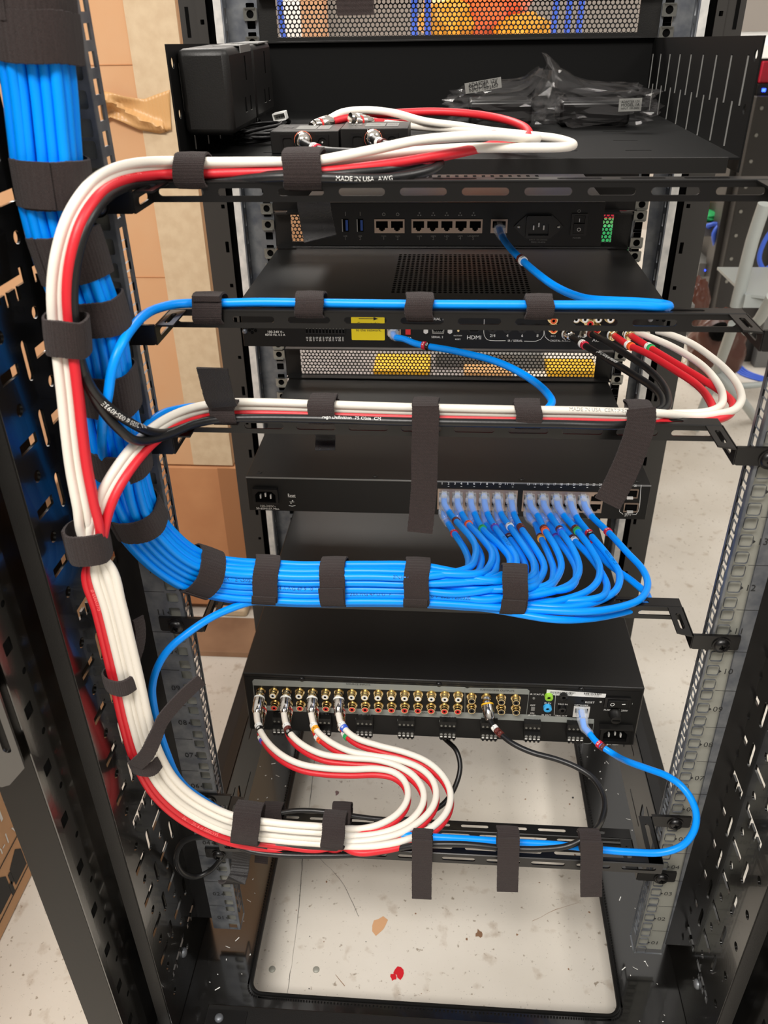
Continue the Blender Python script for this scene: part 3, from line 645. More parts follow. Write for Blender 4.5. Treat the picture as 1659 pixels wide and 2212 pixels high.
pb = MB('satin'); c = at(575, 1069, Y=FS); iec(pb, c.x, c.z, FS, .0285, .0195, False, 'satin'); pb.build('power_inlet', sw)
pb = MB('shield')
for py in (1066, 1096):
    x, z, w, h = face(1347, py-10, 1378, py+9, FS); pb.plate(rr(x, z, w, h), [rr(x, z, w*.86, h*.78)], .0016, MXZ(FS-.0008), 'shield'); pb.box(x-w*.43, FS-.0004, z-h*.4, x+w*.43, FS-.0001, z+h*.4, 'void'); pb.box(x-w*.25, FS-.0030, z-h*.48-.0008, x+w*.18, FS, z-h*.42+.0008, 'zinc_bright')
pb.build('fibre_ports', sw)
# ------------------------------------------------------------------ amplifier
AY = .116; az1, az0, aw = .2683, .1822, .2175
am = thing('power_amplifier', 'black two unit amplifier with rows of gold phono sockets and a grey silkscreen band', 'amplifier', (0, AY, az0))
MB('black_top').box(-aw, AY, az0, aw, YF-.003, az1).build('case', am, bevel=.0016)
MB('face').box(-aw+.003, AY-.0004, az0+.0016, aw-.003, AY+.0006, az1-.0045).build('rear_face', am)
FA_ = AY-.0004
def zpoly(mb, pts, m, out=.0002): 
    P = [at(a, b, Y=FA_) for a, b in pts]; mb.plate([(p.x, p.z) for p in P][::-1], [], .0001, MXZ(FA_-out), m)
tx = MB('silk')
zpoly(tx, [(545, 1471), (549, 1467), (1004, 1484), (1009, 1487), (1014, 1485), (1139, 1488), (1144, 1492), (1143, 1500), (1010, 1496), (546, 1480)], 'silk')
zpoly(tx, [(548, 1523), (1135, 1543), (1283, 1553), (1283, 1563), (1040, 1553), (549, 1533)], 'silk')
outline(tx, [(546, 1474), (549, 1500), (550, 1528)], 'silk', FA_, .0004); outline(tx, [(1004, 1486), (1004.5, 1512), (1004, 1540)], 'silk', FA_, .0003); outline(tx, [(1143, 1494), (1140, 1520), (1137, 1544)], 'silk', FA_, .0003); outline(tx, [(1200, 1502), (1197, 1545)], 'ink', FA_, .0002); outline(tx, [(1283, 1558), (1279, 1590), (1276, 1606), (1262, 1606)], 'silk', FA_, .0003)
ftext(tx, 'SOURCE INPUTS', 748, 800, 1478, FA_-.0002, 'inkdark'); ftext(tx, 'SPEAKER OUTPUTS', 882, 943, 1539, FA_-.0002, 'inkdark'); ftext(tx, 'SUBWOOFER OUTPUTS', 1037, 1111, 1491, FA_-.0002, 'inkdark')
ftext(tx, 'IR STATUS', 1145, 1175, 1499.5, FA_); ftext(tx, 'OFF', 1145, 1156, 1523, FA_); ftext(tx, 'ON', 1145, 1154, 1540, FA_); ftext(tx, 'IR 12V', 1141, 1157, 1544.5, FA_); ftext(tx, 'IR IN', 1176, 1190, 1518.5, FA_); ftext(tx, 'IR OUT', 1170, 1190, 1544, FA_); ftext(tx, 'TRIG IN', 1205, 1226, 1521, FA_); ftext(tx, 'TRIG OUT', 1199, 1225, 1546, FA_)
ftext(tx, 'NETWORK', 1241, 1271, 1523, FA_); ftext(tx, 'RESET', 1264, 1284, 1517, FA_); ftext(tx, 'FUSE T10AL 250V', 1304, 1356, 1534, FA_); ftext(tx, 'MAX 1000W', 1310, 1336, 1608, FA_)
c = at(1297.5, 1516, Y=FA_); tx.plate(circ(c.x, c.z, .0011), [circ(c.x, c.z, .0006, 8)], .0001, MXZ(FA_-.0002), 'ink'); c = at(1366, 1520, Y=FA_); tx.box(c.x-.0002, FA_-.0003, c.z-.001, c.x+.0002, FA_-.0001, c.z+.001)
tb_x = {1: 607, 2: 697, 3: 787, 4: 877, 5: 967, 6: 1057, 7: 1150, 8: 1243}
for n, px in tb_x.items():
    py = 1545+(px-787)*.0245; ftext(tx, 'OUTPUT %d' % n, px-13, px+14, py, FA_-.0001); ftext(tx, 'BRIDGE', px-9, px+9, py+6, FA_-.0001)
    for s in (-1, 1): c0 = at(px+s*11, py+6, Y=FA_); c1 = at(px+s*18, py+6, Y=FA_); tx.box(min(c0.x, c1.x), FA_-.0004, c0.z-.0002, max(c0.x, c1.x), FA_-.0002, c0.z+.0002); tx.box(c1.x-.0002, FA_-.0004, c0.z-.003, c1.x+.0002, FA_-.0002, c0.z)
tx.build('printed_lettering', am)
for n, px in tb_x.items():   # plug-in speaker terminals
    py = 1572+(px-787)*.026; x, z, w, h = face(px-18, py-14, px+18, py+14, FA_-.010)
    pb = MB('powder'); pb.box(x-w/2, FA_-.008, z-.001, x+w/2, FA_, z+h/2); pb.box(x-w/2, FA_-.0140, z-h/2, x+w/2, FA_, z-.001)
    for k in range(4):
        xx = x-w/2+w*(k+.5)/4; pb.lathe((xx, FA_-.0080, z+h*.22), (0, -1, 0), [(0, .0013), (.0008, .0013), (.0008, .0006)], 'cage', 10); pb.lathe((xx, FA_-.0140, z-h*.14), (0, -1, 0), [(0, .0016), (.0006, .0016), (.0006, .0009)], 'inkgrey', 10)
        pb.box(xx-.0013, FA_-.0144, z-h*.36, xx+.0013, FA_-.0139, z-h*.29, 'ink'); pb.box(xx-.0011, FA_-.0158, z-h*.5, xx+.0011, FA_-.010, z-h*.42, 'satin')
    pb.build('speaker_terminal', am)
RX = [at(593, 1500, Y=AY).x + (k-1)*.014565 for k in range(16)]
rz = lambda x, row: at(953+x*1960, (1510 if row == 0 else 1536)+(x+.0)*40, Y=AY-.008).z
for k in range(16):
    for row in (0, 1):
        rca_jack((RX[k], FA_, rz(RX[k], row)), (0, -1, 0), 'pwhite' if row == 0 else 'redplug', am, r=.0040, L=.0085)
for k, px in enumerate((1019, 1051, 1083, 1115)):
    for row in (0, 1):
        c = at(px, (1514 if row == 0 else 1535)+k*1.2, Y=AY-.008); rca_jack((c.x, FA_, c.z), (0, -1, 0), 'mblack', am, r=.0040, L=.0085)
for px, py, m in ((1186, 1508, 'lime'), (1183, 1532, 'cyan'), (1218, 1507, 'satin'), (1215, 1535, 'satin')):
    c = at(px, py, Y=AY-.004); pb = MB(m); pb.lathe((c.x, FA_, c.z), (0, -1, 0), [(0, .0046), (.004, .0044), (.0042, .0040), (.0042, .0020), (.002, .0018)], m, 18); pb.lathe((c.x, FA_-.003, c.z), (0, -1, 0), [(0, .0019), (.0002, .0018)], 'void', 10)
    o = pb.build('mini_jack', am); o['label'] = {'lime': 'lime green infrared jack', 'cyan': 'sky blue infrared jack', 'satin': 'black trigger jack'}[m]
pb = MB('zinc'); c = at(1153, 1508, Y=FA_); pb.lathe((c.x, FA_, c.z), (0, -1, 0), [(0, .0014), (.001, .0012)], 'inkgrey', 10); fbox(pb, 1147, 1527, 1155, 1534, FA_, .0012, 'inkgrey'); c = at(1258, 1514, Y=FA_); pb.lathe((c.x, FA_, c.z), (0, -1, 0), [(0, .0014), (.0002, .0012)], 'void', 10); pb.build('small_switch', am)
pb = MB('pwhite'); x, z, w, h = face(1180, 1493, 1309, 1503, FA_); Mr = MXZ(FA_-.0003) @ Matrix.Translation((x, z, 0)); pb.plate([(-w/2, h/2+.001), (w/2, h/2-.002), (w/2, -h/2-.001), (-w/2, -h/2)], [], .0001, Mr)
random.seed(4)
for bx0, bx1 in ((-w*.44, -w*.02), (w*.13, w*.42)):
    q = bx0
    while q < bx1: d = random.choice((.0004, .0006, .0009)); pb.box(q, -.0006, 0, q+d, h*.3, .0002, 'inkdark', M=Mr); q += d+random.choice((.0005, .0008))
    pb.text('C171100123200', Mr @ Matrix.Translation(((bx0+bx1)/2, -h*.28, .0002)), width=(bx1-bx0)*.8, m='inkdark')
pb.build('serial_sticker', am)['label'] = 'white barcode sticker'
pb = MB('shield'); x, z, w, h = face(1238, 1526, 1273, 1548, FA_); rj_block(pb, x-w/2, x+w/2, z-h/2, z+h/2, FA_, 1, frame_='zinc_bright'); pb.build('port_block', am)
pb = MB('satin'); x, z, w, h = face(1306, 1510, 1362, 1530, FA_-.003); pb.box(x-w/2, FA_-.0025, z-h/2, x+w/2, FA_, z+h/2, 'satin'); Mr = Matrix.Translation((x, FA_-.003, z)) @ Matrix.Rotation(.10, 4, 'Z'); pb.box(-w*.38, -.0012, -h*.34, w*.38, .002, h*.34, 'face', M=Mr)
pb.text('O', Mr @ MXZ(-.0014) @ Matrix.Translation((-w*.22, 0, 0)), size=.0065); pb.box(w*.16, -.0016, -.0004, w*.30, -.0013, .0004, 'ink', M=Mr); pb.build('rocker_switch', am, bevel=.0003)
pb = MB('powder'); c = at(1329, 1548, Y=FA_-.006); pb.lathe((c.x, FA_, c.z), (0, -1, 0), [(0, .0066), (.003, .0066), (.004, .0056), (.012, .0053), (.0122, .0030)], 'powder', 20); pb.box(c.x-.004, FA_-.0126, c.z-.0006, c.x+.004, FA_-.0122, c.z+.0006, 'void'); pb.build('fuse_holder', am)
pb = MB('satin'); c = at(1327, 1583, Y=FA_); iec(pb, c.x, c.z, FA_, .032, .0225); pb.box(c.x-.018, FA_-.0075, c.z+.0112, c.x+.018, FA_, c.z+.0130, 'powder'); pb.build('power_inlet', am)
for px, py in ((652, 1467), (948, 1478), (1256, 1489)):
    pb = MB('satin'); c = at(px, py, Y=FA_); pan_screw(pb, (c.x, FA_, c.z), (0, -1, 0), .0030, 'satin'); pb.build('screw', am)
# ------------------------------------------------------------------ lacing bars
def lacing_bar(zb, label, yb=.036, h=.0135, s0=-.0630):
    t = thing('lacing_bar', label, 'lacing bar', (0, yb, zb), 'slotted lacing bars')
    inward = yb > 0; mb = MB('satin'); X1 = .2085; pitch = .0417; zt = zb+h
    sl = [rr(s0+pitch*k, zb+h*.48, .0315, .0050, .0025, 4) for k in range(-3, 7) if abs(s0+pitch*k) < X1-.02]
    mb.plate(rr(0, zb+h/2, 2*X1, h), sl, .0014, MXZ(yb))
    mb.tube([V((-X1, yb-.0002, zt-.0006)), V((X1, yb-.0002, zt-.0006))], .0010, n=6)
    yo = yb+.0125; sl = [rr(s0+pitch*(k+.5), (yb+yo)/2+.0005, .030, .0042, .002, 3) for k in range(-4, 7) if abs(s0+pitch*(k+.5)) < X1-.018]
    mb.plate(rr(0, (yb+yo)/2, 2*X1, yo-yb), sl, .0014, MXY(zt-.0007))
    mb.build('bar', t)
    for s in (-1, 1):
        mb = MB('satin'); y0, y1 = sorted((-.0030, yb+.0002)); L = y1-y0
        mb.plate(rr((y0+y1)/2, zb+h/2, L, h), [rr((y0+y1)/2, zb+h*.45, L-.018, .0048, .0024, 4)], .0014, MYZ(s*X1))
        xa, xb = sorted((s*X1, s*(X1-.0125)))
        if inward: mb.plate([(xa, y0+.004), (xb, y0+.004) if s < 0 else (xb, y0), (xb, y1), (xa, y1)], [rr((xa+xb)/2, (y0+y1)/2, .0042, L-.018, .002, 3)], .0014, MXY(zt-.0007))
        else: mb.plate(rr((xa+xb)/2, (y0+y1)/2, .0125, L), [rr((xa+xb)/2, (y0+y1)/2, .0042, L-.018, .002, 3)], .0014, MXY(zt-.0007))
        xa, xb = sorted((s*X1, s*.2470)); mb.plate(rr((xa+xb)/2, zb+h*.5+.0006, xb-xa, h+.001, .002), [], .0016, MXZ(-.0030)); mb.box(xa, -.0036, zt, xb, -.0010, zt+.0012)
        mb.build('end_bracket', t)
        sc = MB('satin'); c = V((s*.2325, -.0038, zb+h*.42)); sc.lathe(c, (0, -1, 0), [(0, .0078), (.0012, .0078), (.0012, .0066), (.0028, .0060), (.0042, .0040), (.0042, .0022), (.0028, .0016)], 'satin', 20)
        for a in (0, pi/2): 
            d = V((cos(a+.4), 0, sin(a+.4))); n_ = V((-d.z, 0, d.x)); q = c+V((0, -.00425, 0)); sc.add([q-d*.003-n_*.0006, q+d*.003-n_*.0006, q+d*.003+n_*.0006, q-d*.003+n_*.0006], [(0, 1, 2, 3)], 'void')
        sc.build('screw', t)
    return t
lacing_bar(.7775, 'black slotted lacing bar directly below the deep shelf, topmost in the rack')
lacing_bar(.6880, 'black slotted lacing bar carrying only one blue cable, below the router')
lacing_bar(.6010, 'black slotted lacing bar carrying white, red and black cables, above the network switch')
lacing_bar(.4260, 'black slotted lacing bar hidden behind the thick blue cable bundle')
lacing_bar(.1125, 'black slotted lacing bar deep in the bottom of the rack with one black cable')
lacing_bar(.1985, 'black slotted lacing bar nearest the viewer below the amplifier', yb=-.056)

# ------------------------------------------------------------------ cable helpers
R_ = .0033
def PP(pts):
    out = []
    for p in pts:
        if isinstance(p, Vector): out.append(p)
        elif len(p) == 3: out.append(at(p[0], p[1], Y=p[2]))
        else: out.append(at(p[0], p[1], **{p[2]: p[3]}))
    return out
def strand(pts, off, dY=0):
    out = []; n = len(pts)
    for i, (x, y, Y) in enumerate(pts):
        a, b = pts[max(i-1, 0)], pts[min(i+1, n-1)]; tx, ty = b[0]-a[0], b[1]-a[1]; l = sqrt(tx*tx+ty*ty)
        o = off(i/(n-1)) if callable(off) else off
        out.append(at(x-ty/l*o, y+tx/l*o, Y=Y+dY))
    return out
def rubber_path(P): return smooth(P, .0035)
def along(P, target):   # index on path nearest to a pixel
    best = min(range(len(P)), key=lambda i: (lambda q: (q[0]-target[0])**2+(q[1]-target[1])**2)(proj(P[i]))); return best
def proj(p):
    d = p-CAM; z = d.dot(FA); return 829.5+FPX*d.dot(RA)/z, 1106-FPX*d.dot(UA)/z
def cable(name, P, m, label, cat, group=None, r=R_, n=12):
    path = rubber_path(P); o = MB(m).tube(path, r, n=n).build(name); tag(o, label, cat, group); return o, path
def text_on(path, r, px, s, size, m, N0=(0, -.75, .66), parent=None, back=False, ang=0):
    i0 = along(path, px); P = path[::-1] if back else path; i0 = len(path)-1-i0 if back else i0
    acc = [0]
    for i in range(1, len(P)): acc.append(acc[-1]+(P[i]-P[i-1]).length)
    base = acc[i0]; N0 = V(N0)
    def fn(p):
        sx = base+p.x; lo = 0
        import bisect
        i = min(max(bisect.bisect(acc, sx)-1, 0), len(P)-2); t = (sx-acc[i])/max(acc[i+1]-acc[i], 1e-6); q = P[i].lerp(P[i+1], t)
        a_, b_ = P[max(i-1, 0)], P[min(i+2, len(P)-1)]; T = (b_-a_).normalized(); N = (N0-T*N0.dot(T)).normalized(); S = N.cross(T); a = p.y/r+ang
        return q+(N*cos(a)+S*sin(a))*(r+.00012)
    mb = MB(m); mb.text(s, None, size=size, m=m, fn=fn); return mb.build('printed_text', parent) if mb.v else None
def marker(o, path, px, cols, txts, r=R_, w=.0046):
    i = along(path, px)
    for k, (c, t) in enumerate(zip(cols, txts)):
        # ring of width w
        step = (path[min(i+1, len(path)-1)]-path[max(i-1, 0)]).length/2 or .0035
        j = i+int(round(k*w/step)); j = min(j, len(path)-3); T = (path[j+1]-path[j-1]).normalized(); p = path[j]+T*((k*w)-(j-i)*step)
        mb = MB(c); mb.lathe(p-T*w*.47, T, [(0, r+.0002), (.0003, r+.0009), (w*.94-.0003, r+.0009), (w*.94, r+.0002)], c, 18)
        if t:
            N0 = V((0, -.75, .66)); N = (N0-T*N0.dot(T)).normalized(); S = N.cross(T); rr_ = r+.00095
            mb.text(t, None, size=.0052, m='inkdark' if c in ('pwhite', 'mwhite', 'amber', 'green', 'orange') else 'ink', fn=lambda q: p+T*q.x+(N*cos(q.y/rr_)+S*sin(q.y/rr_))*rr_)
        mb.build('cable_marker', o)
def rj_plug(o, path, L=.022, up=1):
    T = V((0, -1, 0)); p = path[0]
    mb = MB('clear'); c = p+T*.0045
    mb.box(c.x-.0056, c.y-.006, c.z-.0034, c.x+.0056, c.y+.006, c.z+.0038, 'clear'); 
    for k in range(8): mb.box(c.x-.0042+k*.0012-.0003, c.y+.002, c.z-.0039*up-.0004, c.x-.0042+k*.0012+.0003, c.y+.006, c.z-.0030*up+.0002, 'gold') if False else None
    mb.box(c.x-.0028, c.y-.0100, c.z+.0046, c.x+.0028, c.y+.006, c.z+.0056, 'clear'); mb.box(c.x-.0026, c.y-.0100, c.z+.0040, c.x+.0026, c.y-.0088, c.z+.0056, 'clear')
    mb.build('plug', o)
    # boot over the start of the jacket
    acc = 0; k = 1; rad = []; seg = []
    for i, q in enumerate(path):
        if i: acc += (path[i]-path[i-1]).length
        if acc > .0085:
            t = (acc-.0085)/L; seg.append(q); rad.append(.0063-.0020*t+(.0004 if i % 2 else 0))
            if t > 1: break
    if len(seg) > 2: b = MB('clear'); b.tube(seg, rad, n=8); b.build('boot', o)
def rca_plug(o, p0, p1, ring='pwhite', r=.0056, m='chrome'):
    d = (p1-p0); L = d.length; d.normalize(); mb = MB(m)
    mb.lathe(p0, d, [(0, .0046), (L*.14, .0050), (L*.14, .0042), (L*.28, .0046), (L*.28, r), (L*.58, r*1.04), (L*.9, r*.92), (L, r*.62)], m, 18)
    mb.lathe(p0+d*L*.27, d, [(0, r*1.06), (.0016, r*1.10), (.0018, r*1.04)], ring, 18)
    for k in range(4): mb.lathe(p0+d*(L*.34+k*.0011), d, [(0, r*1.0), (.0003, r*1.07), (.0007, r*1.07), (.0009, r*1.0)], m, 18)
    return mb.build('plug', o)

# ------------------------------------------------------------------ the blue bundle
PIT = .0064
CEN = PP([(1180, 1290, .017), (1110, 1287, .017), (1000, 1279, .017), (900, 1273, .017), (800, 1271, .017), (720, 1271, .017), (640, 1271, .017), (570, 1267, .015), (500, 1263, .010), (430, 1250, .002), (375, 1222, -.010), (325, 1178, -.022),
          (288, 1128, -.032), (266, 1065, -.040), (252, 1000, -.044), (238, 930, -.046), (222, 850, -.048), (207, 760, -.050), (190, 690, -.050), (168, 630, -.050), (140, 560, -.050), (118, 480, -.050), (101, 400, -.050), (90, 300, -.049), (80, 200, -.048), (64, 80, -.047), (50, -30, -.046), (34, -150, -.045)])
CS = smooth(CEN, .02)
def slotted(row, col, xs):
    """points of the bundle path for one slot, left of x = xs"""
    out = []; n = len(CS); B = V((0, 1, 0))
    for i, p in enumerate(CS):
        if p.x > xs and i < n*.5: continue
        T = (CS[min(i+1, n-1)]-CS[max(i-1, 0)]).normalized(); A = B.cross(T).normalized(); wob = noise.noise(V((i*.16, row*3.1, col*1.7)))*.0016
        out.append(p+A*((2-row)*PIT+(PIT*.16 if col % 2 else 0)-PIT*.08+wob)+B*(col*PIT*.88+noise.noise(V((i*.15, row, col+9)))*.001))
    return out
q3 = lambda a, b: (900+a*.3255, 960+b*.3255)
x1a, x1b = at(945, 1080, Y=FS).x, at(1117, 1080, Y=FS).x; x2a, x2b = at(1128, 1080, Y=FS).x, at(1302, 1080, Y=FS).x
colx = [x1a+(x1b-x1a)*(k+.5)/6 for k in range(6)]+[x2a+(x2b-x2a)*(k+.5)/6 for k in range(5)]
UP = [ # (pixels in the photograph), marker colours, digits, slot
 ([(215, 450), (262, 508), (375, 640), (390, 740), (320, 830)], ('brown',), ('1',), (0, 0)),
 ([(300, 460), (345, 530), (430, 620), (500, 720), (478, 815), (400, 860)], ('orange',), ('3',), (0, 1)),
 ([(385, 460), (437, 560), (560, 680), (620, 765), (585, 850), (450, 900)], ('green',), ('5',), (1, 0)),
 ([(470, 460), (520, 550), (600, 660), (662, 765), (625, 860), (500, 905)], ('violet',), ('7',), (1, 1)),
 ([(560, 460), (618, 545), (720, 690), (780, 800), (735, 890)], ('mwhite',), ('9',), (2, 0)),
 ([(645, 460), (690, 550), (780, 680), (845, 805), (815, 895), (750, 950)], ('brown', 'brown'), ('1', '1'), (2, 1)),
 ([(800, 470), (845, 560), (920, 680), (960, 800), (925, 895), (850, 960)], ('brown', 'orange'), ('1', '3'), (3, 0)),
 ([(885, 470), (950, 565), (1035, 690), (1078, 810), (1050, 900), (940, 965)], ('brown', 'mblue'), ('1', '6'), (3, 1)),
 ([(975, 470), (1055, 560), (1160, 700), (1215, 820), (1185, 930), (1050, 1010)], ('brown', 'green'), ('1', '5'), (4, 0)),
 ([(1060, 480), (1145, 590), (1270, 740), (1345, 860), (1320, 970), (1190, 1045), (1000, 1080)], ('mred', 'mblack'), ('2', '0'), (4, 1)),
 ([(1160, 475), (1270, 580), (1400, 720), (1500, 830), (1533, 930), (1480, 1030), (1300, 1090), (1100, 1110)], ('mred',), ('2',), (4, -.4))]
LO = [([(195, 500), (250, 590), (320, 700), (345, 790), (300, 860)], ('mred',), ('2',), (0, 2)),
 ([(280, 500), (345, 600), (420, 720), (425, 800), (360, 860)], (), (), (0, 3)),
 ([(370, 510), (430, 590), (510, 690), (528, 790), (460, 880)], (), (), (1, 2)),
 ([(455, 520), (515, 600), (600, 720), (640, 820), (560, 905)], (), (), (1, 3)),
 ([(545, 510), (612, 615), (700, 750), (722, 830), (670, 900)], ('brown', 'mblack'), ('1', '0'), (2, 2)),
 ([(640, 510), (690, 610), (760, 740), (790, 830), (740, 920)], (), (), (2, 3)),
 ([(775, 510), (822, 615), (880, 740), (908, 850), (850, 940)], ('brown', 'amber'), ('1', '4'), (3, 2)),
 ([(865, 510), (925, 615), (1015, 740), (1060, 850), (990, 960)], ('violet',), ('',), (3, 3)),
 ([(950, 520), (1035, 625), (1150, 745), (1225, 850), (1262, 950), (1200, 1020)], ('brown', 'mwhite'), ('1', '9'), (4, 2)),
 ([(1040, 500), (1165, 665), (1270, 790), (1440, 915), (1535, 1010), (1500, 1070), (1300, 1130), (1100, 1160), (900, 1160)], ('mred',), ('',), (4.9, .4))]
cols_n = ['leftmost', 'second', 'third', 'fourth', 'fifth', 'sixth', 'seventh', 'eighth', 'ninth', 'tenth', 'eleventh and last']
for rowname, L, zp in (('upper', UP, .4335), ('lower', LO, .4180)):
    for k, (pts, mc, mt, slot) in enumerate(L):
        x = colx[k]; P = [V((x, SY-.001, zp)), V((x, SY-.010, zp)), V((x+.0004, SY-.020, zp-.0008))]
        row, col = slot; zs = CEN[2].z+(2-row)*PIT; n = len(pts)
        for i, (a, b) in enumerate(pts):
            px, py = q3(a, b); f = i/(n-1); z = (zp-.004)*(1-f**1.3)+zs*f**1.3
            P.append(at(px, py, Z=z))
        xl = P[-1].x; P += slotted(row, col, xl-.035)
        ring = {'mwhite': 'white', 'mred': 'red', 'mblack': 'black', 'mblue': 'blue', 'amber': 'yellow'}
        rt = (' with ' + ' and '.join(ring.get(c, c) for c in dict.fromkeys(mc)) + ' ring') if mc else ' no marker visible'
        o, path = cable('network_cable', P, 'blue', 'blue cable, %s plug of the switch\'s %s row,%s' % (cols_n[k]+('' if k in (0, 10) else ' from left'), rowname, rt), 'network cable', 'blue network cables plugged into the switch')
        rj_plug(o, path)
        if mc: marker(o, path, q3(*pts[1]), mc, mt)
        if (rowname, k) == ('upper', 0): text_on(path, R_, (880, 1240), 'ENH 250320', .0048, 'inkblue', parent=o, back=True)
        if (rowname, k) == ('upper', 4): text_on(path, R_, (660, 1268), '24 AWG 4P 9 10 11 CAT', .0046, 'inkblue', parent=o, back=True)
        if (rowname, k) == ('upper', 6): text_on(path, R_, (955, 1298), '4 5 6 7 8 9  262M 250320', .0046, 'inkblue', parent=o, back=True); text_on(path, R_, (800, 1290), '23AWG 4P U/UTP', .0046, 'inkblue', parent=o, back=True)
        if (rowname, k) == ('upper', 2): text_on(path, R_, (500, 1270), 'LSZH JKT EN50575', .0050, 'inkblue', parent=o, back=True)
        if (rowname, k) == ('upper', 9): text_on(path, R_, (1330, 1200), 'HSSCUL TYP LIS', .0040, 'inkblue', parent=o)
        if (rowname, k) == ('upper', 3): text_on(path, R_, (1093, 1175), 'POWER SUM', .0044, 'inkblue', parent=o)
# router uplink, along the second lacing bar and up into the bundle
b2z = .7015+R_
P = [V((at(1078, 488, Y=RY).x, RY-.002, at(1078, 490, Y=RY).z))]
P += [P[0]+V((0, -.012, 0)), P[0]+V((.001, -.024, -.002))]
P += PP([(1104, 538, .255), (1129, 563, .225), (1161, 591, .19), (1195, 616, .16), (1233, 635, .13), (1273, 646, .105), (1330, 650, .085), (1390, 653, .070), (1438, 658, .058), (1446, 663, .048), (1425, 663, .042), (1370, 660, .041), (1200, 659, .042), (1000, 658, .042), (850, 657, .042), (700, 655, .042), (560, 653, .042), (470, 655, .041), (414, 655, .038), (374, 658, .030), (336, 668, .015), (307, 685, -.012), (284, 710, -.034), (264, 741, -.054), (249, 773, -.062), (240, 806, -.066), (234, 850, -.068), (225, 895, -.068), (220, 940, -.062), (225, 1000, -.050), (245, 1070, -.046), (270, 1120, -.038), (305, 1165, -.026)])
o, path = cable('network_cable', P, 'blue', 'single blue network cable from the router, strapped along the second lacing bar', 'network cable')
rj_plug(o, path); marker(o, path, (1127, 560), ('brown', 'mwhite'), ('1', '8'))
P = [V((at(851, 711, Y=CY).x, CY-.002, at(851, 712, Y=CY).z))]; P += [P[0]+V((0, -.010, 0)), P[0]+V((.002, -.018, -.001))]
P += PP([(872, 732, 'Z', .600), (897, 742, 'Z', .601), (925, 748, 'Z', .602), (966, 755, 'Z', .604), (1000, 762, 'Z', .606), (1060, 777, 'Z', .609), (1111, 798, 'Z', .611), (1159, 828, 'Z', .612), (1183, 851, 'Z', .612), (1192, 870, 'Z', .611), (1178, 886, .072), (1140, 893, .060), (1000, 893, .056), (800, 888, .056), (600, 882, .056), (480, 878, .052), (420, 879, .042), (381, 885, .030), (351, 894, .016), (324, 913, .0), (300, 945, -.022), (284, 985, -.040), (276, 1030, -.048), (282, 1080, -.044), (300, 1125, -.034), (340, 1175, -.018)])
o, path = cable('network_cable', P, 'blue', 'blue network cable looping from the media controller down behind the white cables', 'network cable')
rj_plug(o, path, L=.010); marker(o, path, (921, 747), ('mred', 'mblack'), ('2', '0'))
P = [V((at(1255, 1533, Y=AY).x, FA_-.002, at(1255, 1533, Y=AY).z))]; P += [P[0]+V((0, -.012, -.001)), P[0]+V((.001, -.022, -.003))]
P += PP([(1270, 1580, 'Z', .231), (1284, 1598, 'Z', .230), (1301, 1613, 'Z', .230), (1327, 1630, 'Z', .229), (1361, 1647, .022), (1403, 1662, .004), (1440, 1676, -.009), (1470, 1696, -.020), (1493, 1726, -.030), (1504, 1758, -.038), (1500, 1792, -.045), (1476, 1825, -.050), (1433, 1841, -.052), (1369, 1841, -.052), (1292, 1835, -.050), (1206, 1825, -.049), (1121, 1820, -.049), (1035, 1814, -.049), (950, 1809, -.049), (850, 1803, -.046), (760, 1796, -.038), (690, 1788, -.032), (620, 1783, -.030), (550, 1778, -.030), (490, 1758, -.032), (440, 1728, -.040), (402, 1700, -.045), (380, 1672, -.048), (362, 1630, -.050), (345, 1580, -.050), (333, 1530, -.048), (329, 1485, -.045), (341, 1439, -.040), (365, 1402, -.032), (405, 1368, -.022), (456, 1334, -.008), (500, 1314, .004), (545, 1300, .014), (620, 1296, .020), (700, 1297, .024)])
o, path = cable('network_cable', P, 'blue', 'blue network cable from the amplifier, looping right and along the bottom lacing bar', 'network cable')
rj_plug(o, path); marker(o, path, (1297, 1610), ('mred', 'brown'), ('2', '1'))

# ------------------------------------------------------------------ audio cables
q7 = lambda a, b: (380+a*.3737, 1600+b*.3737)
S1 = [(610, 360, .042), (520, 361, .042), (440, 362, .042), (360, 361, .036), (295, 366, .014), (240, 382, -.016), (192, 420, -.050), (158, 475, -.066), (136, 545, -.074), (126, 620, -.078), (129, 700, -.080), (139, 780, -.084), (148, 860, -.086), (155, 930, -.088), (165, 1010, -.090), (180, 1090, -.092), (194, 1160, -.092)]
S3 = [(1417, 905, .042), (1330, 903, .042), (1250, 901, .042), (1100, 899, .042), (900, 895, .042), (700, 889, .042), (560, 885, .042), (490, 886, .040), (440, 893, .030), (395, 907, .012), (352, 930, -.014), (308, 968, -.046), (270, 1016, -.068), (242, 1063, -.080), (224, 1110, -.086), (214, 1155, -.090)]
S2 = [(218, 1235, -.090), (240, 1310, -.089), (262, 1400, -.087), (281, 1480, -.084), (299, 1560, -.080), (325, 1640, -.075), (363, 1702, -.070), (418, 1748, -.065), (500, 1786, -.060), (600, 1802, -.057), (700, 1810, -.056)]
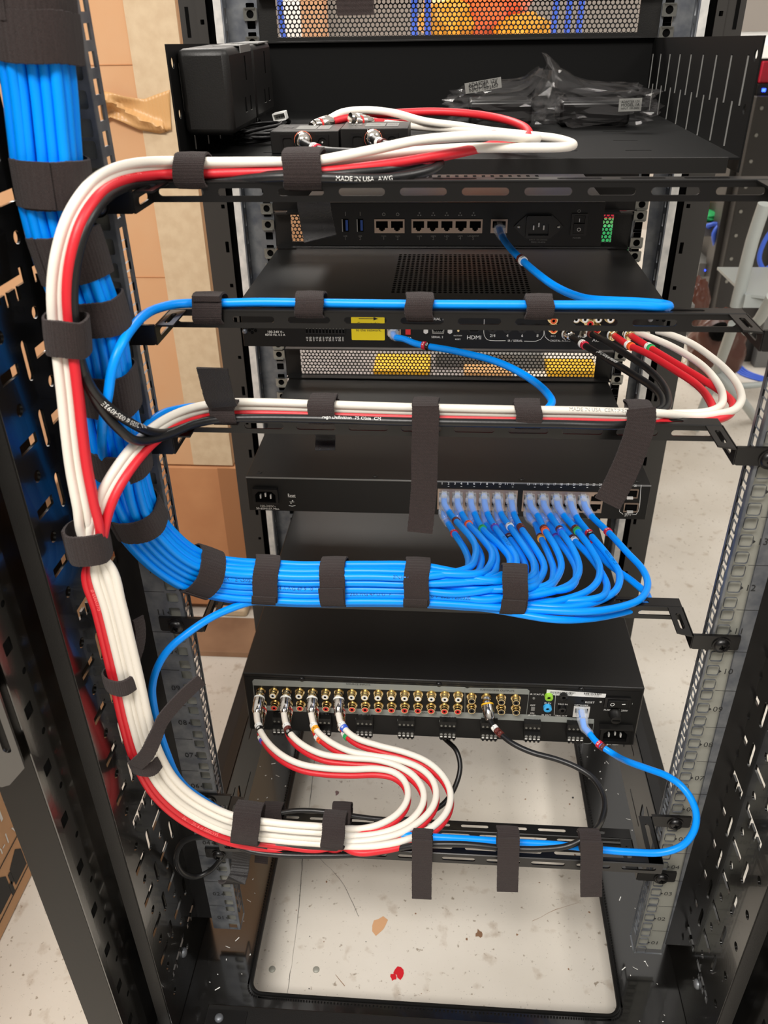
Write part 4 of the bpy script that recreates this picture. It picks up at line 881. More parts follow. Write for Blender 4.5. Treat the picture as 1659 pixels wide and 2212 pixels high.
wp = [[(554, 1540), (556, 1558), (563, 1580), (584, 1610), (615, 1635), (651, 1651), (696, 1659), (756, 1662), (816, 1661), (850, 1668), (872, 1685), (881, 1708), (877, 1733), (855, 1761), (817, 1782), (772, 1791)],
      [(613, 1540), (616, 1558), (624, 1580), (651, 1607), (696, 1629), (750, 1637), (816, 1642), (862, 1656), (895, 1677), (913, 1704), (915, 1728), (905, 1752), (881, 1776), (828, 1799), (772, 1806)],
      [(672, 1540), (675, 1556), (681, 1574), (711, 1601), (756, 1623), (801, 1632), (862, 1642), (908, 1660), (933, 1683), (942, 1710), (937, 1738), (914, 1768), (866, 1799), (810, 1813), (760, 1818)],
      [(731, 1540), (734, 1556), (747, 1577), (771, 1595), (816, 1610), (877, 1626), (922, 1645), (952, 1670), (970, 1700), (973, 1728), (962, 1758), (933, 1787), (884, 1812), (828, 1825), (770, 1829)]]
def amp_end(k, red):
    x = RX[2*k] ; x = RX[0]+.014565*(2*k); row = 1 if red else 0
    p0 = V((x, FA_-.002, rz(x, row)))
    pts = []
    L = wp[k]
    for i, (a, b) in enumerate(L):
        f = i/(len(L)-1); z = .238*(1-f)+.2235*f
        if red: a += 6 if i < 1 else (3-f*4); b += 34 if i < 1 else 14-2*f; z -= .006*(1-f)+.004
        pts.append(at(a, b, Z=z))
    return p0, pts
# px offsets of each strand in the lower bundle; white strands lie on the inner side
WO = [(-24, .001), (-11, 0), (2, .002), (13, 0)]; RO = [(24, .002), (34, .003), (10, .010), (-4, .010)]
def conv_path(pts): return PP(pts)
shelf_w = [
 [(712, 257, .235), (740, 243, .245), (790, 238, .25), (850, 244, .25), (917, 262, .235), (991, 272, .225), (1060, 283, .20), (1140, 292, .175), (1205, 300, .155), (1238, 312, .130), (1215, 318, .105), (1120, 319, .095), (1000, 320, .085), (900, 327, .072), (800, 341, .055), (700, 352, .044)],
 [(800, 262, .235), (840, 268, .245), (900, 273, .24), (969, 279, .23), (1040, 286, .205), (1110, 290, .18), (1150, 294, .155), (1160, 300, .130), (1140, 300, .105), (1070, 293, .085), (991, 295, .070), (900, 304, .058), (800, 325, .046), (700, 345, .040)]]
shelf_r = [
 [(720, 262, .235), (765, 252, .25), (830, 246, .26), (930, 241, .265), (1020, 246, .255), (1085, 257, .235), (1128, 272, .205), (1143, 290, .165), (1125, 304, .125), (1050, 317, .095), (960, 334, .072), (850, 353, .052), (700, 370, .040)],
 [(806, 264, .235), (850, 266, .25), (930, 268, .25), (1000, 276, .235), (1060, 288, .20), (1090, 300, .15), (1060, 314, .11), (960, 337, .08), (850, 356, .058), (700, 372, .047)]]
q8 = lambda a, b: (1000+a*.3972, 660+b*.3972)
ctl_w = [[(1000, 130), (1100, 150), (1230, 200), (1350, 280), (1450, 370), (1505, 455), (1512, 520), (1465, 572), (1370, 592), (1250, 603)],
         [(900, 130), (1000, 165), (1130, 220), (1280, 310), (1370, 400), (1412, 490), (1398, 548), (1330, 578), (1220, 586), (1130, 588)]]
ctl_r = [[(825, 165), (900, 215), (1000, 260), (1150, 350), (1270, 430), (1335, 505), (1355, 565), (1300, 606), (1200, 625)],
         [(915, 165), (1010, 225), (1150, 310), (1300, 400), (1420, 480), (1470, 540), (1440, 600), (1330, 632), (1200, 645)]]
names = ['first', 'second', 'third', 'fourth']
mk_w = [(('pwhite', 'mblack'), ('A', '8')), (('pwhite', 'brown', 'mblack'), ('A', '1', '0')), (('pwhite', 'amber'), ('A', '4')), (('pwhite', 'mblue'), ('A', '6'))]
mk_r = [(('pwhite', 'violet'), ('A', '7')), ((), ()), (('pwhite', 'orange'), ('A', '3')), (('pwhite', 'green'), ('A', '5'))]
for k in range(4):
    for red in (0, 1):
        p0, endp = amp_end(k, red); off, dY = (RO if red else WO)[k]; upper = k < 2
        src = None
        if upper:   # from the converters on the shelf
            lead = PP((shelf_r if red else shelf_w)[k]); so = [(15, 0, 8), (17, .006, 8)][k] if red else [(-14, 0, 0), (-1, .003, 7)][k]
            mid = strand(S1, lambda f: -(so[0]*min(1, .72+f)+so[2]*f), so[1])
        else:
            L = (ctl_r if red else ctl_w)[k-2]; z0_ = .598
            lead = [at(*q8(a, b), Z=z0_-(.003*min(1, i/3) if red else 0)+.014*min(1, i/5)) for i, (a, b) in enumerate(L)]
            so = [(6, .001), (6, .007)][k-2] if red else [(-13, 0), (-5, .002)][k-2]
            mid = strand(S3, lambda f: -(so[0]*(1+.6*f)), so[1])
        low = strand(S2, off, dY)
        P = lead+mid+low+endp[::-1]
        src_n = ('the left' if k == 0 else 'the right')+' converter box' if upper else 'the media controller'
        o, path = cable('audio_cable', P, 'red' if red else 'white', '%s audio cable from %s to the %s amplifier plug from the left' % ('red' if red else 'white', src_n, names[k]), 'audio cable', 'red and white phono cables')
        pe = path[-1]; rca_plug(o, p0, pe+(pe-p0).normalized()*.001, 'redplug' if red else 'pwhite')
        mc, mt = (mk_r if red else mk_w)[k]
        px = [(557, 1568), (620, 1570), (679, 1568), (741, 1568)][k] if not red else [(566, 1592), (0, 0), (688, 1590), (742, 1586)][k]
        if mc:
            i = along(path, px); marker(o, path[::-1], px, mc, mt)
        if upper: rca_plug(o, lead[0]+V((-.001, -.018, .0)) if False else lead[0]+(lead[0]-lead[1]).normalized()*.020, lead[0], 'redplug' if red else 'pwhite', r=.0046)
        else: rca_plug(o, V((lead[0].x-.004, CY-.003, lead[0].z)), lead[0], 'mwhite', r=.0052, m='gold' if red else 'chrome')
        if not upper:
            mq = {(2, 1): (1357, 745), (3, 1): (1401, 749), (2, 0): (1397, 713), (3, 0): (1358, 713)}[(k, red)]
            marker(o, path, mq, {(2, 1): ('pwhite', 'orange'), (3, 1): ('pwhite', 'green'), (2, 0): ('mblue',), (3, 0): ('amber',)}[(k, red)], {(2, 1): ('A', '3'), (3, 1): ('A', '5'), (2, 0): ('',), (3, 0): ('',)}[(k, red)])
        if (k, red) == (0, 1):
            text_on(path, R_, (262, 400), '06/11/2016 # 0000395', .0052, 'inkpink', parent=o, N0=(0, -.8, .6), ang=0); text_on(path, R_, (222, 1290), '# 0000395', .0046, 'inkpink', parent=o, N0=(.3, -1, .3)); text_on(path, R_, (425, 1790), '06/11/2016 # 0000395', .0046, 'inkpink', parent=o, N0=(0, -.8, .6))
        if (k, red) == (2, 0): text_on(path, R_, (1480, 899), 'CABERNO * Cat Stat', .0042, 'inkgrey', parent=o, back=False) if False else text_on(path, R_, (1290, 897), 'MADE IN USA  CERTIFIED', .0040, 'inkgrey', parent=o, back=True)
# black digital cables: controller - third bar - left side - top bar - converters
bl = [[(590, 170), (660, 215), (800, 300), (950, 390), (1045, 455), (1083, 510), (1078, 560), (1020, 590)], [(670, 140), (760, 185), (880, 260), (1000, 340), (1080, 420), (1115, 500), (1105, 560), (1040, 595)]]
end1 = [[(655, 309, .160), (668, 316, .150), (700, 326, .130), (780, 331, .112), (860, 337, .10), (920, 344, .09), (950, 350, .078), (935, 366, .062), (890, 378, .050), (820, 386, .040), (700, 384, .034), (610, 382, .034)],
        [(806, 300, .160), (820, 309, .150), (860, 318, .13), (900, 330, .112), (935, 338, .098), (930, 347, .08), (895, 357, .064), (840, 366, .050), (770, 373, .042), (690, 379, .038), (610, 378, .038)]]
for k in range(2):
    L = bl[k]; lead = [at(*q8(a, b), Z=.598+.010*min(1, i/5)) for i, (a, b) in enumerate(L)]
    b3 = PP([(1360, 917, .034), (1200, 916, .030), (1000, 913, .028), (850, 910, .028), (700, 905, .028), (560, 903, .028), (480, 905, .026)]) if k == 0 else PP([(1360, 905, .052), (1200, 905, .052), (900, 900, .052), (560, 893, .050), (480, 900, .040)])
    left = PP([(420, 916, .010), (372, 936, -.012), (338, 947, -.030), (304, 953, -.050), (280, 946, -.062), (256, 926, -.067), (230, 898, -.070), (203, 858, -.075), (182, 810, -.078), (172, 770, -.079)]) if k == 0 else PP([(410, 920, .010), (360, 935, -.014), (318, 931, -.040), (280, 912, -.060), (246, 889, -.070), (216, 862, -.074), (190, 824, -.078), (172, 772, -.076)])
    up = strand([p for p in S1][::-1][7:], (34 if k == 0 else 27), .004*k) 
    up = [at(*q, Y=y) for q, y in zip([(p[0]-0, p[1]) for p in S1[::-1][7:]], [0]*0)] + strand(S1[:11][::-1], (-1)*-1*(32 if k == 0 else 30)*1.0, .002+.005*k)
    up = up[:-2]
    P = lead+b3+left+up+PP(end1[k])[::-1]
    o, path = cable('audio_cable', P, 'blackjacket', ['black cable from the media controller to the left converter box, red marker ring', 'black cable from the media controller to the right converter box, brown marker ring'][k], 'audio cable', 'black digital audio cables')
    rca_plug(o, V((lead[0].x-.006, CY-.002, lead[0].z+.001)), lead[0], 'pwhite', r=.0056)
    e = path[-1]; rca_plug(o, V((e.x-.001, .2, e.z+.001)) if False else V((at([655, 807][k], 300, Y=.185).x, .183, at(655, 300, Y=.185).z)), e, 'orange', r=.0066)
    marker(o, path, [(1260, 743), (1266, 716)][k], [('pwhite', 'mred'), ('pwhite', 'brown')][k], [('A', '2'), ('A', '1')][k])
    marker(o, path[::-1], [(678, 320), (822, 310)][k], [('pwhite', 'mred'), ('pwhite', 'brown')][k], [('A', '2'), ('A', '1')][k])
    if k == 0:
        text_on(path, R_, (1312, 775), 'JB5 (155A) # 005409', .0042, 'ink', parent=o); text_on(path, R_, (780, 387), 'MADE IN USA  AWG', .0042, 'ink', parent=o, N0=(0, -1, .1), back=False)
        text_on(path, R_, (760, 910), 'High Definition  75 Ohm  CM', .0038, 'ink', parent=o, N0=(0, -.6, .8), back=True)
    else: text_on(path, R_, (272, 905), '02/01/2020 # 0054093E', .0048, 'ink', parent=o, back=False)
# black subwoofer cable
p0 = V((at(1051, 1514, Y=AY-.008).x, FA_-.003, at(1051, 1514, Y=AY-.008).z))
P = PP([(1058, 1556, 'Z', .237), (1069, 1573, 'Z', .236), (1086, 1590, 'Z', .235), (1109, 1607, 'Z', .234), (1148, 1625, 'Z', .232), (1205, 1641, 'Z', .230), (1247, 1658, 'Z', .228), (1280, 1680, 'Z', .226), (1301, 1711, 'Z', .224), (1307, 1741, 'Z', .223), (1298, 1775, 'Z', .222), (1271, 1805, -.052), (1228, 1827, -.058), (1172, 1834, -.060), (1100, 1833, -.060), (1000, 1824, -.060), (900, 1826, -.060), (800, 1844, -.058), (673, 1848, -.057), (601, 1846, -.057), (541, 1838, -.056), (493, 1820, -.052), (444, 1808, -.050), (403, 1814, -.045), (383, 1838, -.038), (382, 1867, -.030), (399, 1889, -.022), (425, 1894, -.014), (452, 1882, -.008), (476, 1858, -.006), (497, 1834, .002), (520, 1800, .018), (548, 1775, .030), (585, 1761, .038), (642, 1751, .042), (716, 1755, .042), (780, 1765, .042), (850, 1771, .044), (905, 1766, .052), (937, 1751, .064), (963, 1731, .078), (985, 1695, .096), (994, 1656, .112), (986, 1622, .126), (963, 1598, .142), (930, 1570, .170)])
o, path = cable('audio_cable', P, 'blackjacket', 'black cable from the amplifier with yellow ringed plug, looping to the bottom bars', 'audio cable', r=.0029)
rca_plug(o, p0, path[0], 'yellow', r=.0062); marker(o, path, (1071, 1575), ('pwhite', 'brown', 'brown'), ('A', '1', '1'), r=.0029)

# ------------------------------------------------------------------ straps
def hstrap(px0, px1, py0, py1, Y, hB, label, group, tail=None, T=(1, 0, 0)):
    """a strap round cables and bar that shows as this rectangle"""
    a, b = at(px0, (py0+py1)/2, Y=Y-hB), at(px1, (py0+py1)/2, Y=Y-hB); t, bt = at((px0+px1)/2, py0, Y=Y-hB*.3), at((px0+px1)/2, py1, Y=Y-hB)
    c = V(((a.x+b.x)/2, Y, (t.z+bt.z)/2)); mb = MB('velcro'); mb.strap(c, T, (t.z-bt.z)/2-.001, hB, b.x-a.x, up=V((0, 0, 1)))
    if tail: tail(mb, c, b.x-a.x)
    o = mb.build('cable_strap'); tag(o, label, 'cable strap', group); return o
def vtail(pts, w, m='velcro', Wd=(1, 0, 0), m2=None):
    def f(mb, c, ww): mb.ribbon(PP(pts), Wd, w, m=m, m2=m2)
    return f
G1, G2, G3, G4, G6 = 'straps on the topmost lacing bar', 'straps on the second lacing bar', 'straps on the third lacing bar', 'straps round the blue bundle', 'straps on the bottom lacing bars'
hstrap(373, 441, 333, 412, .044, .013, 'brown-black fabric strap on the topmost bar, left of the two', G1)
hstrap(609, 693, 323, 415, .046, .015, 'brown-black fabric strap on the topmost bar below the left converter, its tail hanging behind', G1, vtail([(676, 425, .062), (679, 450, .066), (684, 480, .066), (692, 516, .060)], .024, 'hook', Wd=(1, 0, 0)))
hstrap(414, 478, 637, 706, .042, .011, 'short fabric strap holding the lone blue cable, leftmost on the second bar', G2, lambda mb, c, w: mb.box(c.x-w*.42, c.y-.012, c.z+.0085, c.x+w*.5, c.y-.0055, c.z+.0125))
hstrap(636, 698, 636, 692, .042, .011, 'short fabric strap on the second bar left of the yellow sticker', G2)
hstrap(875, 936, 639, 697, .042, .011, 'short fabric strap on the second bar right of the yellow sticker', G2)
hstrap(1136, 1197, 642, 695, .042, .011, 'short fabric strap on the second bar, rightmost, left of the phono plugs', G2)
hstrap(452, 507, 872, 921, .036, .013, 'fabric strap on the third bar, leftmost, with a stiff end sticking upwards', G3, vtail([(482, 878, .020), (476, 866, .018), (470, 845, .017), (462, 812, .014), (458, 795, .012)], .0235, 'hook', Wd=(1, 0, -.12)))
hstrap(664, 722, 862, 924, .042, .014, 'fabric strap on the third bar, second from the left, small end dangling below', G3, vtail([(702, 932, .056), (703, 950, .058), (702, 972, .050)], .0165, 'hook'))
hstrap(890, 948, 872, 918, .040, .014, 'fabric strap with a long tail hanging straight down over the network switch', G3, vtail([(919, 876, .024), (919, 920, .021), (917, 980, .019), (916, 1050, .017), (911, 1110, .014), (907, 1150, .010)], .0205))
hstrap(1113, 1171, 874, 932, .042, .014, 'fabric strap on the third bar, second from the right', G3)
hstrap(1362, 1416, 880, 910, .040, .014, 'fabric strap with a long tail slanting down across the switch\'s last ports', G3, vtail([(1385, 882, .024), (1386, 905, .021), (1378, 940, .017), (1360, 990, .013), (1335, 1045, .008), (1312, 1088, .002)], .0215, Wd=(.95, .0, -.25)))
def bstrap(px, py, label, w=.0215, hA=.0182, hB=.0188, dpx=None, tilt=0):
    i = min(range(len(CS)), key=lambda i: (proj(CS[i])[0]-px)**2+(proj(CS[i])[1]-py)**2); T = (CS[i+1]-CS[i-1]).normalized()
    if tilt: T = Matrix.Rotation(tilt, 3, 'Y') @ T
    c = CS[i]+V((0, PIT*1.75, 0)); mb = MB('velcro'); mb.strap(c, T, hA, hB, w, up=V((0, 1, 0)).cross(T)*1.0)
    o = mb.build('cable_strap'); tag(o, label, 'cable strap', G4); return o
bstrap(50, 20, 'wide dark fabric strap at the very top left corner, upper one', w=.036, hA=.0200, hB=.0185); bstrap(70, 108, 'wide dark fabric strap at the top left, directly below the corner strap', w=.026, hA=.0212, hB=.0190)
bstrap(102, 392, 'dark fabric strap round the upright blue bundle, second from the top', w=.0270, hA=.0200, hB=.0180)
bstrap(138, 566, 'dark fabric strap round the blue bundle, third from the top, crossed by white cables', w=.030, hA=.0200, hB=.0175)
bstrap(176, 668, 'dark fabric strap round the blue bundle, fourth from the top', w=.023, hA=.0200, hB=.0175)
bstrap(226, 858, 'dark fabric strap round the blue bundle where the black cables cross', w=.031, hA=.0185)
bstrap(247, 1003, 'dark fabric strap round the blue bundle beside the third lacing bar', w=.024)
bstrap(290, 1130, 'dark fabric strap round the blue bundle where it starts to bend right', w=.0235)
bstrap(418, 1246, 'dark fabric strap round the blue bundle at the end of its bend', w=.0235)
bstrap(570, 1267, 'fabric strap on the level blue bundle, leftmost', w=.0215); bstrap(712, 1271, 'fabric strap on the level blue bundle, second from the left', w=.022); bstrap(857, 1272, 'fabric strap on the level blue bundle, third from the left', w=.0215); bstrap(1112, 1287, 'fabric strap on the level blue bundle, rightmost', w=.0215)
GW = 'straps round the white and red cables'
def wstrap(px, py, Y, tpx, label, w, hA, hB, up=None, tail=None, roll=0):
    c = at(px, py, Y=Y); a, b = at(px-tpx[0], py-tpx[1], Y=Y), at(px+tpx[0], py+tpx[1], Y=Y); T = (b-a).normalized()
    mb = MB('velcro'); mb.strap(c, T, hA, hB, w, up=up)
    if tail: tail(mb, c, w)
    tag(mb.build('cable_strap'), label, 'cable strap', GW)
wstrap(146, 722, -.078, (10, 100), 'dark fabric strap round the white, red and black cables at the left edge', .0235, .0118, .0108, up=V((1, 0, 0)))
wstrap(191, 1171, -.089, (22, 100), 'dark fabric strap where the two groups of white cables meet', .0245, .0128, .0120, up=V((1, 0, -.15)))
wstrap(264, 1463, -.081, (20, 80), 'thin dark strap round white and red cables below the blue bend, its end standing up', .0155, .0122, .0115, up=V((1, -.3, .55)), tail=vtail([(292, 1428, -.072), (300, 1400, -.068), (303, 1365, -.064), (298, 1335, -.062)], .010, Wd=(.6, 1, 0)))
wstrap(316, 1640, -.073, (22, 60), 'thin dark strap round white and red cables, long end sticking out to the right', .0150, .0125, .0115, up=V((1, -.3, .5)), tail=vtail([(292, 1655, -.088), (318, 1628, -.092), (336, 1590, -.088), (352, 1555, -.080), (385, 1515, -.070), (412, 1488, -.062), (436, 1468, -.055)], .0130, Wd=(.35, .2, -1)))
hstrap(497, 556, 1758, 1836, -.054, .016, 'dark strap round the white cables, leftmost on the near bottom bar, curled end below', G6, lambda mb, c, w: mb.ribbon(PP([(525, 1835, -.050), (520, 1855, -.052), (518, 1880, -.058), (512, 1900, -.066), (500, 1908, -.060), (490, 1902, -.045)]), (1, 0, .1), .018, m='velcro', m2='hook'), T=(1, 0, -.12))
hstrap(692, 742, 1781, 1843, -.054, .016, 'dark strap round the white cables, second on the near bottom bar', G6, T=(1, 0, -.05))
hstrap(890, 934, 1812, 1835, -.056, .009, 'dark strap with hanging tail on the near bottom bar, left of the three tails', G6, vtail([(912, 1815, -.068), (912, 1850, -.071), (911, 1890, -.072), (911, 1941, -.072)], .0185))
hstrap(1075, 1123, 1807, 1838, -.056, .010, 'dark strap with hanging tail on the near bottom bar, middle of the three tails', G6, vtail([(1099, 1811, -.068), (1098, 1850, -.071), (1097, 1880, -.072), (1096, 1925, -.072)], .0195))
hstrap(1255, 1302, 1815, 1845, -.056, .010, 'dark strap with hanging tail on the near bottom bar, right of the three tails', G6, vtail([(1278, 1818, -.068), (1278, 1855, -.071), (1277, 1890, -.072), (1277, 1936, -.072)], .0195))
hstrap(564, 607, 1748, 1783, .044, .010, 'dark strap round the black cable, left one on the deep bottom bar, tail below', G6, vtail([(565, 1835, .046), (567, 1850, .048), (568, 1866, .046)], .0155) if False else vtail([(578, 1780, .034), (572, 1810, .030), (566, 1840, .026), (564, 1864, .022)], .0150))
hstrap(716, 757, 1748, 1784, .044, .010, 'dark strap round the black cable, right one on the deep bottom bar', G6)
# strap end hanging in front of the top vent panel, from a bar above the picture
mb = MB('velcro'); c = at(768, 20, Y=.048); mb.ribbon([V((c.x, .048, .93)), V((c.x, .047, .905)), at(768, 33, Y=.046)], (1, 0, 0), .0235); tag(mb.build('cable_strap'), 'dark strap end hanging before the top vent panel at the upper edge', 'cable strap')
# ------------------------------------------------------------------ things on the shelf
def converter(px0, px1, pyt, pyb, label):
    Yf = .182; xa, xb = at(px0, pyt, Y=Yf).x, at(px1, pyt, Y=Yf).x; zt = at(px0, pyt, Y=Yf).z; zb = SZ+.001; xc = (xa+xb)/2
    t = thing('audio_converter', label, 'converter', (xc, Yf, zb), 'audio converter boxes on the shelf')
    MB('black_top').box(xa, Yf, zb, xb, Yf+.048, zt).build('case', t, bevel=.0006)
    w = xb-xa; mb = MB('satin'); cx = xa+w*.25; cz = zb+(zt-zb)*.5
    mb.plate(rr(cx, cz, .011, .012), [rr(cx, cz-.0005, .008, .0085, .002)], .0012, MXZ(Yf-.0006)); mb.build('optical_socket', t)
    mb = MB('gold'); mb.lathe((xa+w*.49, Yf, cz), (0, -1, 0), [(0, .0062), (.001, .0062), (.001, .0044), (.007, .0044)], 'gold', 18); mb.build('phono_socket', t)
    mb = MB('satin'); cx = xa+w*.76; mb.plate(rr(cx, cz, .0105, .0115), [circ(cx, cz, .0038, 14)], .0014, MXZ(Yf-.0007)); mb.lathe((cx, Yf+.001, cz), (0, -1, 0), [(0, .0009), (.0018, .0007)], 'zinc_bright', 8); mb.build('power_socket', t)
    mb = MB('ink'); mb.text('Input', MXZ(Yf-.0003) @ Matrix.Translation((xa+w*.49, zt-.0028, 0)), size=.0052)
    mb.box(xa+w*.34, Yf+.012, zt+.0001, xa+w*.64, Yf+.036, zt+.0003, 'inkgrey'); mb.box(xa+w*.66, Yf+.012, zt+.0001, xa+w*.84, Yf+.036, zt+.0003, 'steelgrey')
    for a, s in ((.49, 'WARN'), (.75, 'OUT'), (.2, 'IN')): mb.text(s, Matrix.Translation((xa+w*a, Yf+.024, zt+.0004)), width=.008, m='inkdark' if a > .3 else 'inkgrey')
    mb.build('printed_lettering', t)
converter(583, 731, 284, 330, 'small black audio converter box marked Input, left one on the shelf')
converter(735, 882, 278, 325, 'small black audio converter box marked Input, right one on the shelf')
# plug strip hanging on the left wall of the shelf
ps = thing('power_strip', 'black two part outlet block fixed to the left wall of the shelf', 'power strip', (-.20, .25, .79))
Ya, Yb, Yc = .168, .262, .345; xw = -.2188
def vsoft(mb, x0, y0, z0, x1, y1, z1, m): return mb.box(x0, y0, z0, x1, y1, z1, m)
xo = -.178; zt_, zb_ = .8655, .8035
o = MB('powder').box(xw, Ya, zb_, xo, Yb-.001, zt_).build('near_block', ps, bevel=.005); o2 = MB('powder').box(xw, Yb, zb_+.002, xo, Yc, zt_-.001).build('far_block', ps, bevel=.004)
for y in (.228, .312):
    mb = MB('void')
    mb.box(xo-.0005, y-.001, .840, xo+.0004, y+.001, .858); 
    for dy in (-.010, .010): mb.box(xo-.0005, y+dy-.0015, .8165, xo+.0004, y+dy+.0015, .8275); mb.box(xo-.0003, y+dy-.003, .8160, xo+.0005, y+dy+.003, .8164, 'inkgrey')
    mb.build('outlet', ps)
mb = MB('steelgrey'); mb.box(-.2, Yb-.050, zt_, xo+.0008, Yb-.012, zt_+.0006); mb.box(xo, Yb-.050, zt_-.005, xo+.0008, Yb-.012, zt_); mb.box(-.2, Yc-.060, zt_-.001, xo+.0008, Yc-.012, zt_); mb.text('FTI', Matrix.Translation((-.184, Yb-.03, zt_+.0008)), size=.009, m='inkdark'); mb.build('label_sticker', ps)
wa = thing('wall_adapter', 'small black power adapter plugged in at the back of the shelf, left side', 'adapter', (-.18, .36, .83))
mb = MB('satin'); c = at(549, 182, Y=.36); mb.box(c.x-.0075, .352, c.z-.012, c.x+.0085, .372, c.z+.012); mb.build('body', wa, bevel=.002); mb = MB('inkgrey'); mb.box(c.x-.004, .3515, c.z-.006, c.x+.005, .352, c.z-.0055); mb.box(c.x-.004, .3515, c.z-.0045, c.x+.005, .352, c.z-.004); mb.text('DC', MXZ(.3516) @ Matrix.Translation((c.x, c.z, 0)), size=.004, m='inkgrey'); mb.build('print', wa)
P = PP([(551, 200, .355), (553, 230, .352), (556, 262, .345), (560, 285, .325)]); MB('satin').tube(smooth(P), .0012, n=8).build('cord', wa)
us = thing('usb_lead', 'thin black lead ending in a pale USB plug behind the left converter', 'cable', (-.16, .3, .79))
mb = MB('pwhite'); a, b = at(592, 254, Y=.30), at(619, 248, Y=.30); d = (b-a); L = d.length; Mx = Matrix.Translation((a+b)/2) @ Matrix.Rotation(-math.atan2(d.z, d.x), 4, 'Y'); mb.plate(rr(0, 0, L, .0075, .0008), [rr(0, 0, L*.86, .0048)], .012, Mx @ MXZ(0)); mb.box(-L*.42, -.002, -.0022, L*.42, .005, .0022, 'inkgrey', M=Mx)
for k in range(4): mb.box(-L*.3+k*L*.19, -.0028, -.0012, -L*.3+k*L*.19+.0016, -.002, .0004, 'inkdark', M=Mx)
mb.build('plug', us)
P = PP([(606, 252, .312), (625, 262, .325), (610, 275, .335), (580, 272, .33), (560, 262, .32)]); MB('satin').tube(smooth(P), .0018, n=8).build('lead', us)
random.seed(11)
for j, lab in enumerate(('black adapter lead coiled in the left corner of the shelf, upper coil', 'black adapter lead coiled in the left corner of the shelf, lower coil')):
    P = []
    for k in range(40):
        a = k*.62+j; P.append(V((-.177+.020*cos(a)+random.uniform(-.003, .003), .262+.030*sin(a*1.02)+random.uniform(-.004, .004), .7905+j*.004+.003*sin(a*.5+j)+k*.00012)))
    tag(MB('blackjacket').tube(smooth(P, .004), .0013, n=8).build('adapter_lead'), lab, 'cable', 'coiled leads in the shelf corner')
def bag(name, lab, c, sx, sy, sz, peak, seed, labelrect):
    t = thing(name, lab, 'bag', (c[0], c[1], SZ+.001), 'bagged adapters on the shelf'); c = V(c)
    MB('satin').box(c.x-sx*.62, c.y-sy*.5, SZ+.0025, c.x+sx*.50, c.y+sy*.5, SZ+.0025+sz*.62).build('adapter', t, bevel=.003)
    import bmesh
    bm = bmesh.new(); bmesh.ops.create_icosphere(bm, subdivisions=4, radius=1)
    for v in bm.verts:
        n_ = v.co.copy(); q = V((math.copysign(abs(n_.x)**.6, n_.x)*sx, math.copysign(abs(n_.y)**.7, n_.y)*sy, n_.z*sz*.55))
        f = noise.noise(n_*3.1+V((seed, 0, 0)))*.30+abs(noise.noise(n_*7+V((0, seed, 0))))*.26-.08
        q *= 1+f; q.z += sz*.5
        for (pxx, amp, wd) in peak: q.z += amp*math.exp(-((n_.x-pxx)/wd)**2)*max(0, n_.z)**1.5
        q.z = max(q.z, .0008); v.co = q+V((c.x, c.y, SZ+.001))
    me = bpy.data.meshes.new('film'); bm.to_mesh(me); bm.free(); me.materials.append(MATS['film']); ob = bpy.data.objects.new('film', me); COL.objects.link(ob); ob.parent = t; ob.matrix_parent_inverse = parent_inv(t)
    mb = MB('inkgrey'); lx, lz, lw, lh, ang = labelrect; Mx = MXZ(c.y-sy*.98) @ Matrix.Translation((c.x+lx, SZ+lz, 0)) @ Matrix.Rotation(ang, 4, 'Z'); mb.plate(rr(0, 0, lw, lh), [], .0003, Mx, 'inkgrey')
    for k in range(3): mb.text(['ADAPTER 12V', 'MODEL 1A', 'INPUT 100-240V'][k], Mx @ Matrix.Translation((0, lh*(.26-.26*k), .0005)), width=lw*.8, m='inkdark')
    mb.build('paper_label', t)
bag('bagged_adapter', 'black adapter in a crumpled clear bag on the shelf, left of the two', (.048, .37, .80), .055, .05, .036, [(.55, .022, .3)], 2.3, (-.022, .040, .034, .009, .15))
bag('bagged_adapter', 'black adapter in a crumpled clear bag with a peaked corner, right one on the shelf', (.140, .37, .80), .060, .05, .034, [(-.8, .060, .16), (-.5, .02, .3)], 7.7, (.024, .0225, .021, .011, .03))
# ------------------------------------------------------------------ left of the rack: cartons
YB = .70
def carton(name, lab, x0, y0, z0, x1, y1, z1, m, seams=()):
    t = thing(name, lab, 'cardboard box', ((x0+x1)/2, y0, z0)); MB(m).box(x0, y0, z0, x1, y1, z1).build('carton_body', t, bevel=.003); return t
t = carton('cardboard_box', 'tall tan cardboard box standing behind the left rear rail, with peeling tape', -1.15, YB, .209, -.368, 1.15, 1.2, 'card')
MB('tape').box(-.438, YB-.0012, .212, -.3684, YB-.0002, 1.199).build('paper_tape', t)['label'] = 'wide pale paper tape running down the box'
mb = MB('card2')
for z in (.83, .54): mb.box(-.62, YB-.0009, z-.0006, -.438, YB-.0001, z+.0006)
mb.build('crease', t)
mb = MB('mask'); rows = []
a = [(212, 193), (240, 200), (270, 209), (297, 213), (312, 214), (335, 205), (366, 194)]; b = [(222, 272), (236, 252), (262, 262), (300, 280), (345, 289), (356, 286), (370, 280)]
vs = []; nn = 28; mm = 10
A = smooth([at(x, y, Y=YB-.006-.022*(1 if i < 4 else 0)) for i, (x, y) in enumerate(a)], .5); 
def lerp_list(pts, t): s = t*(len(pts)-1); i = min(int(s), len(pts)-2); f = s-i; return (pts[i][0]*(1-f)+pts[i+1][0]*f, pts[i][1]*(1-f)+pts[i+1][1]*f)
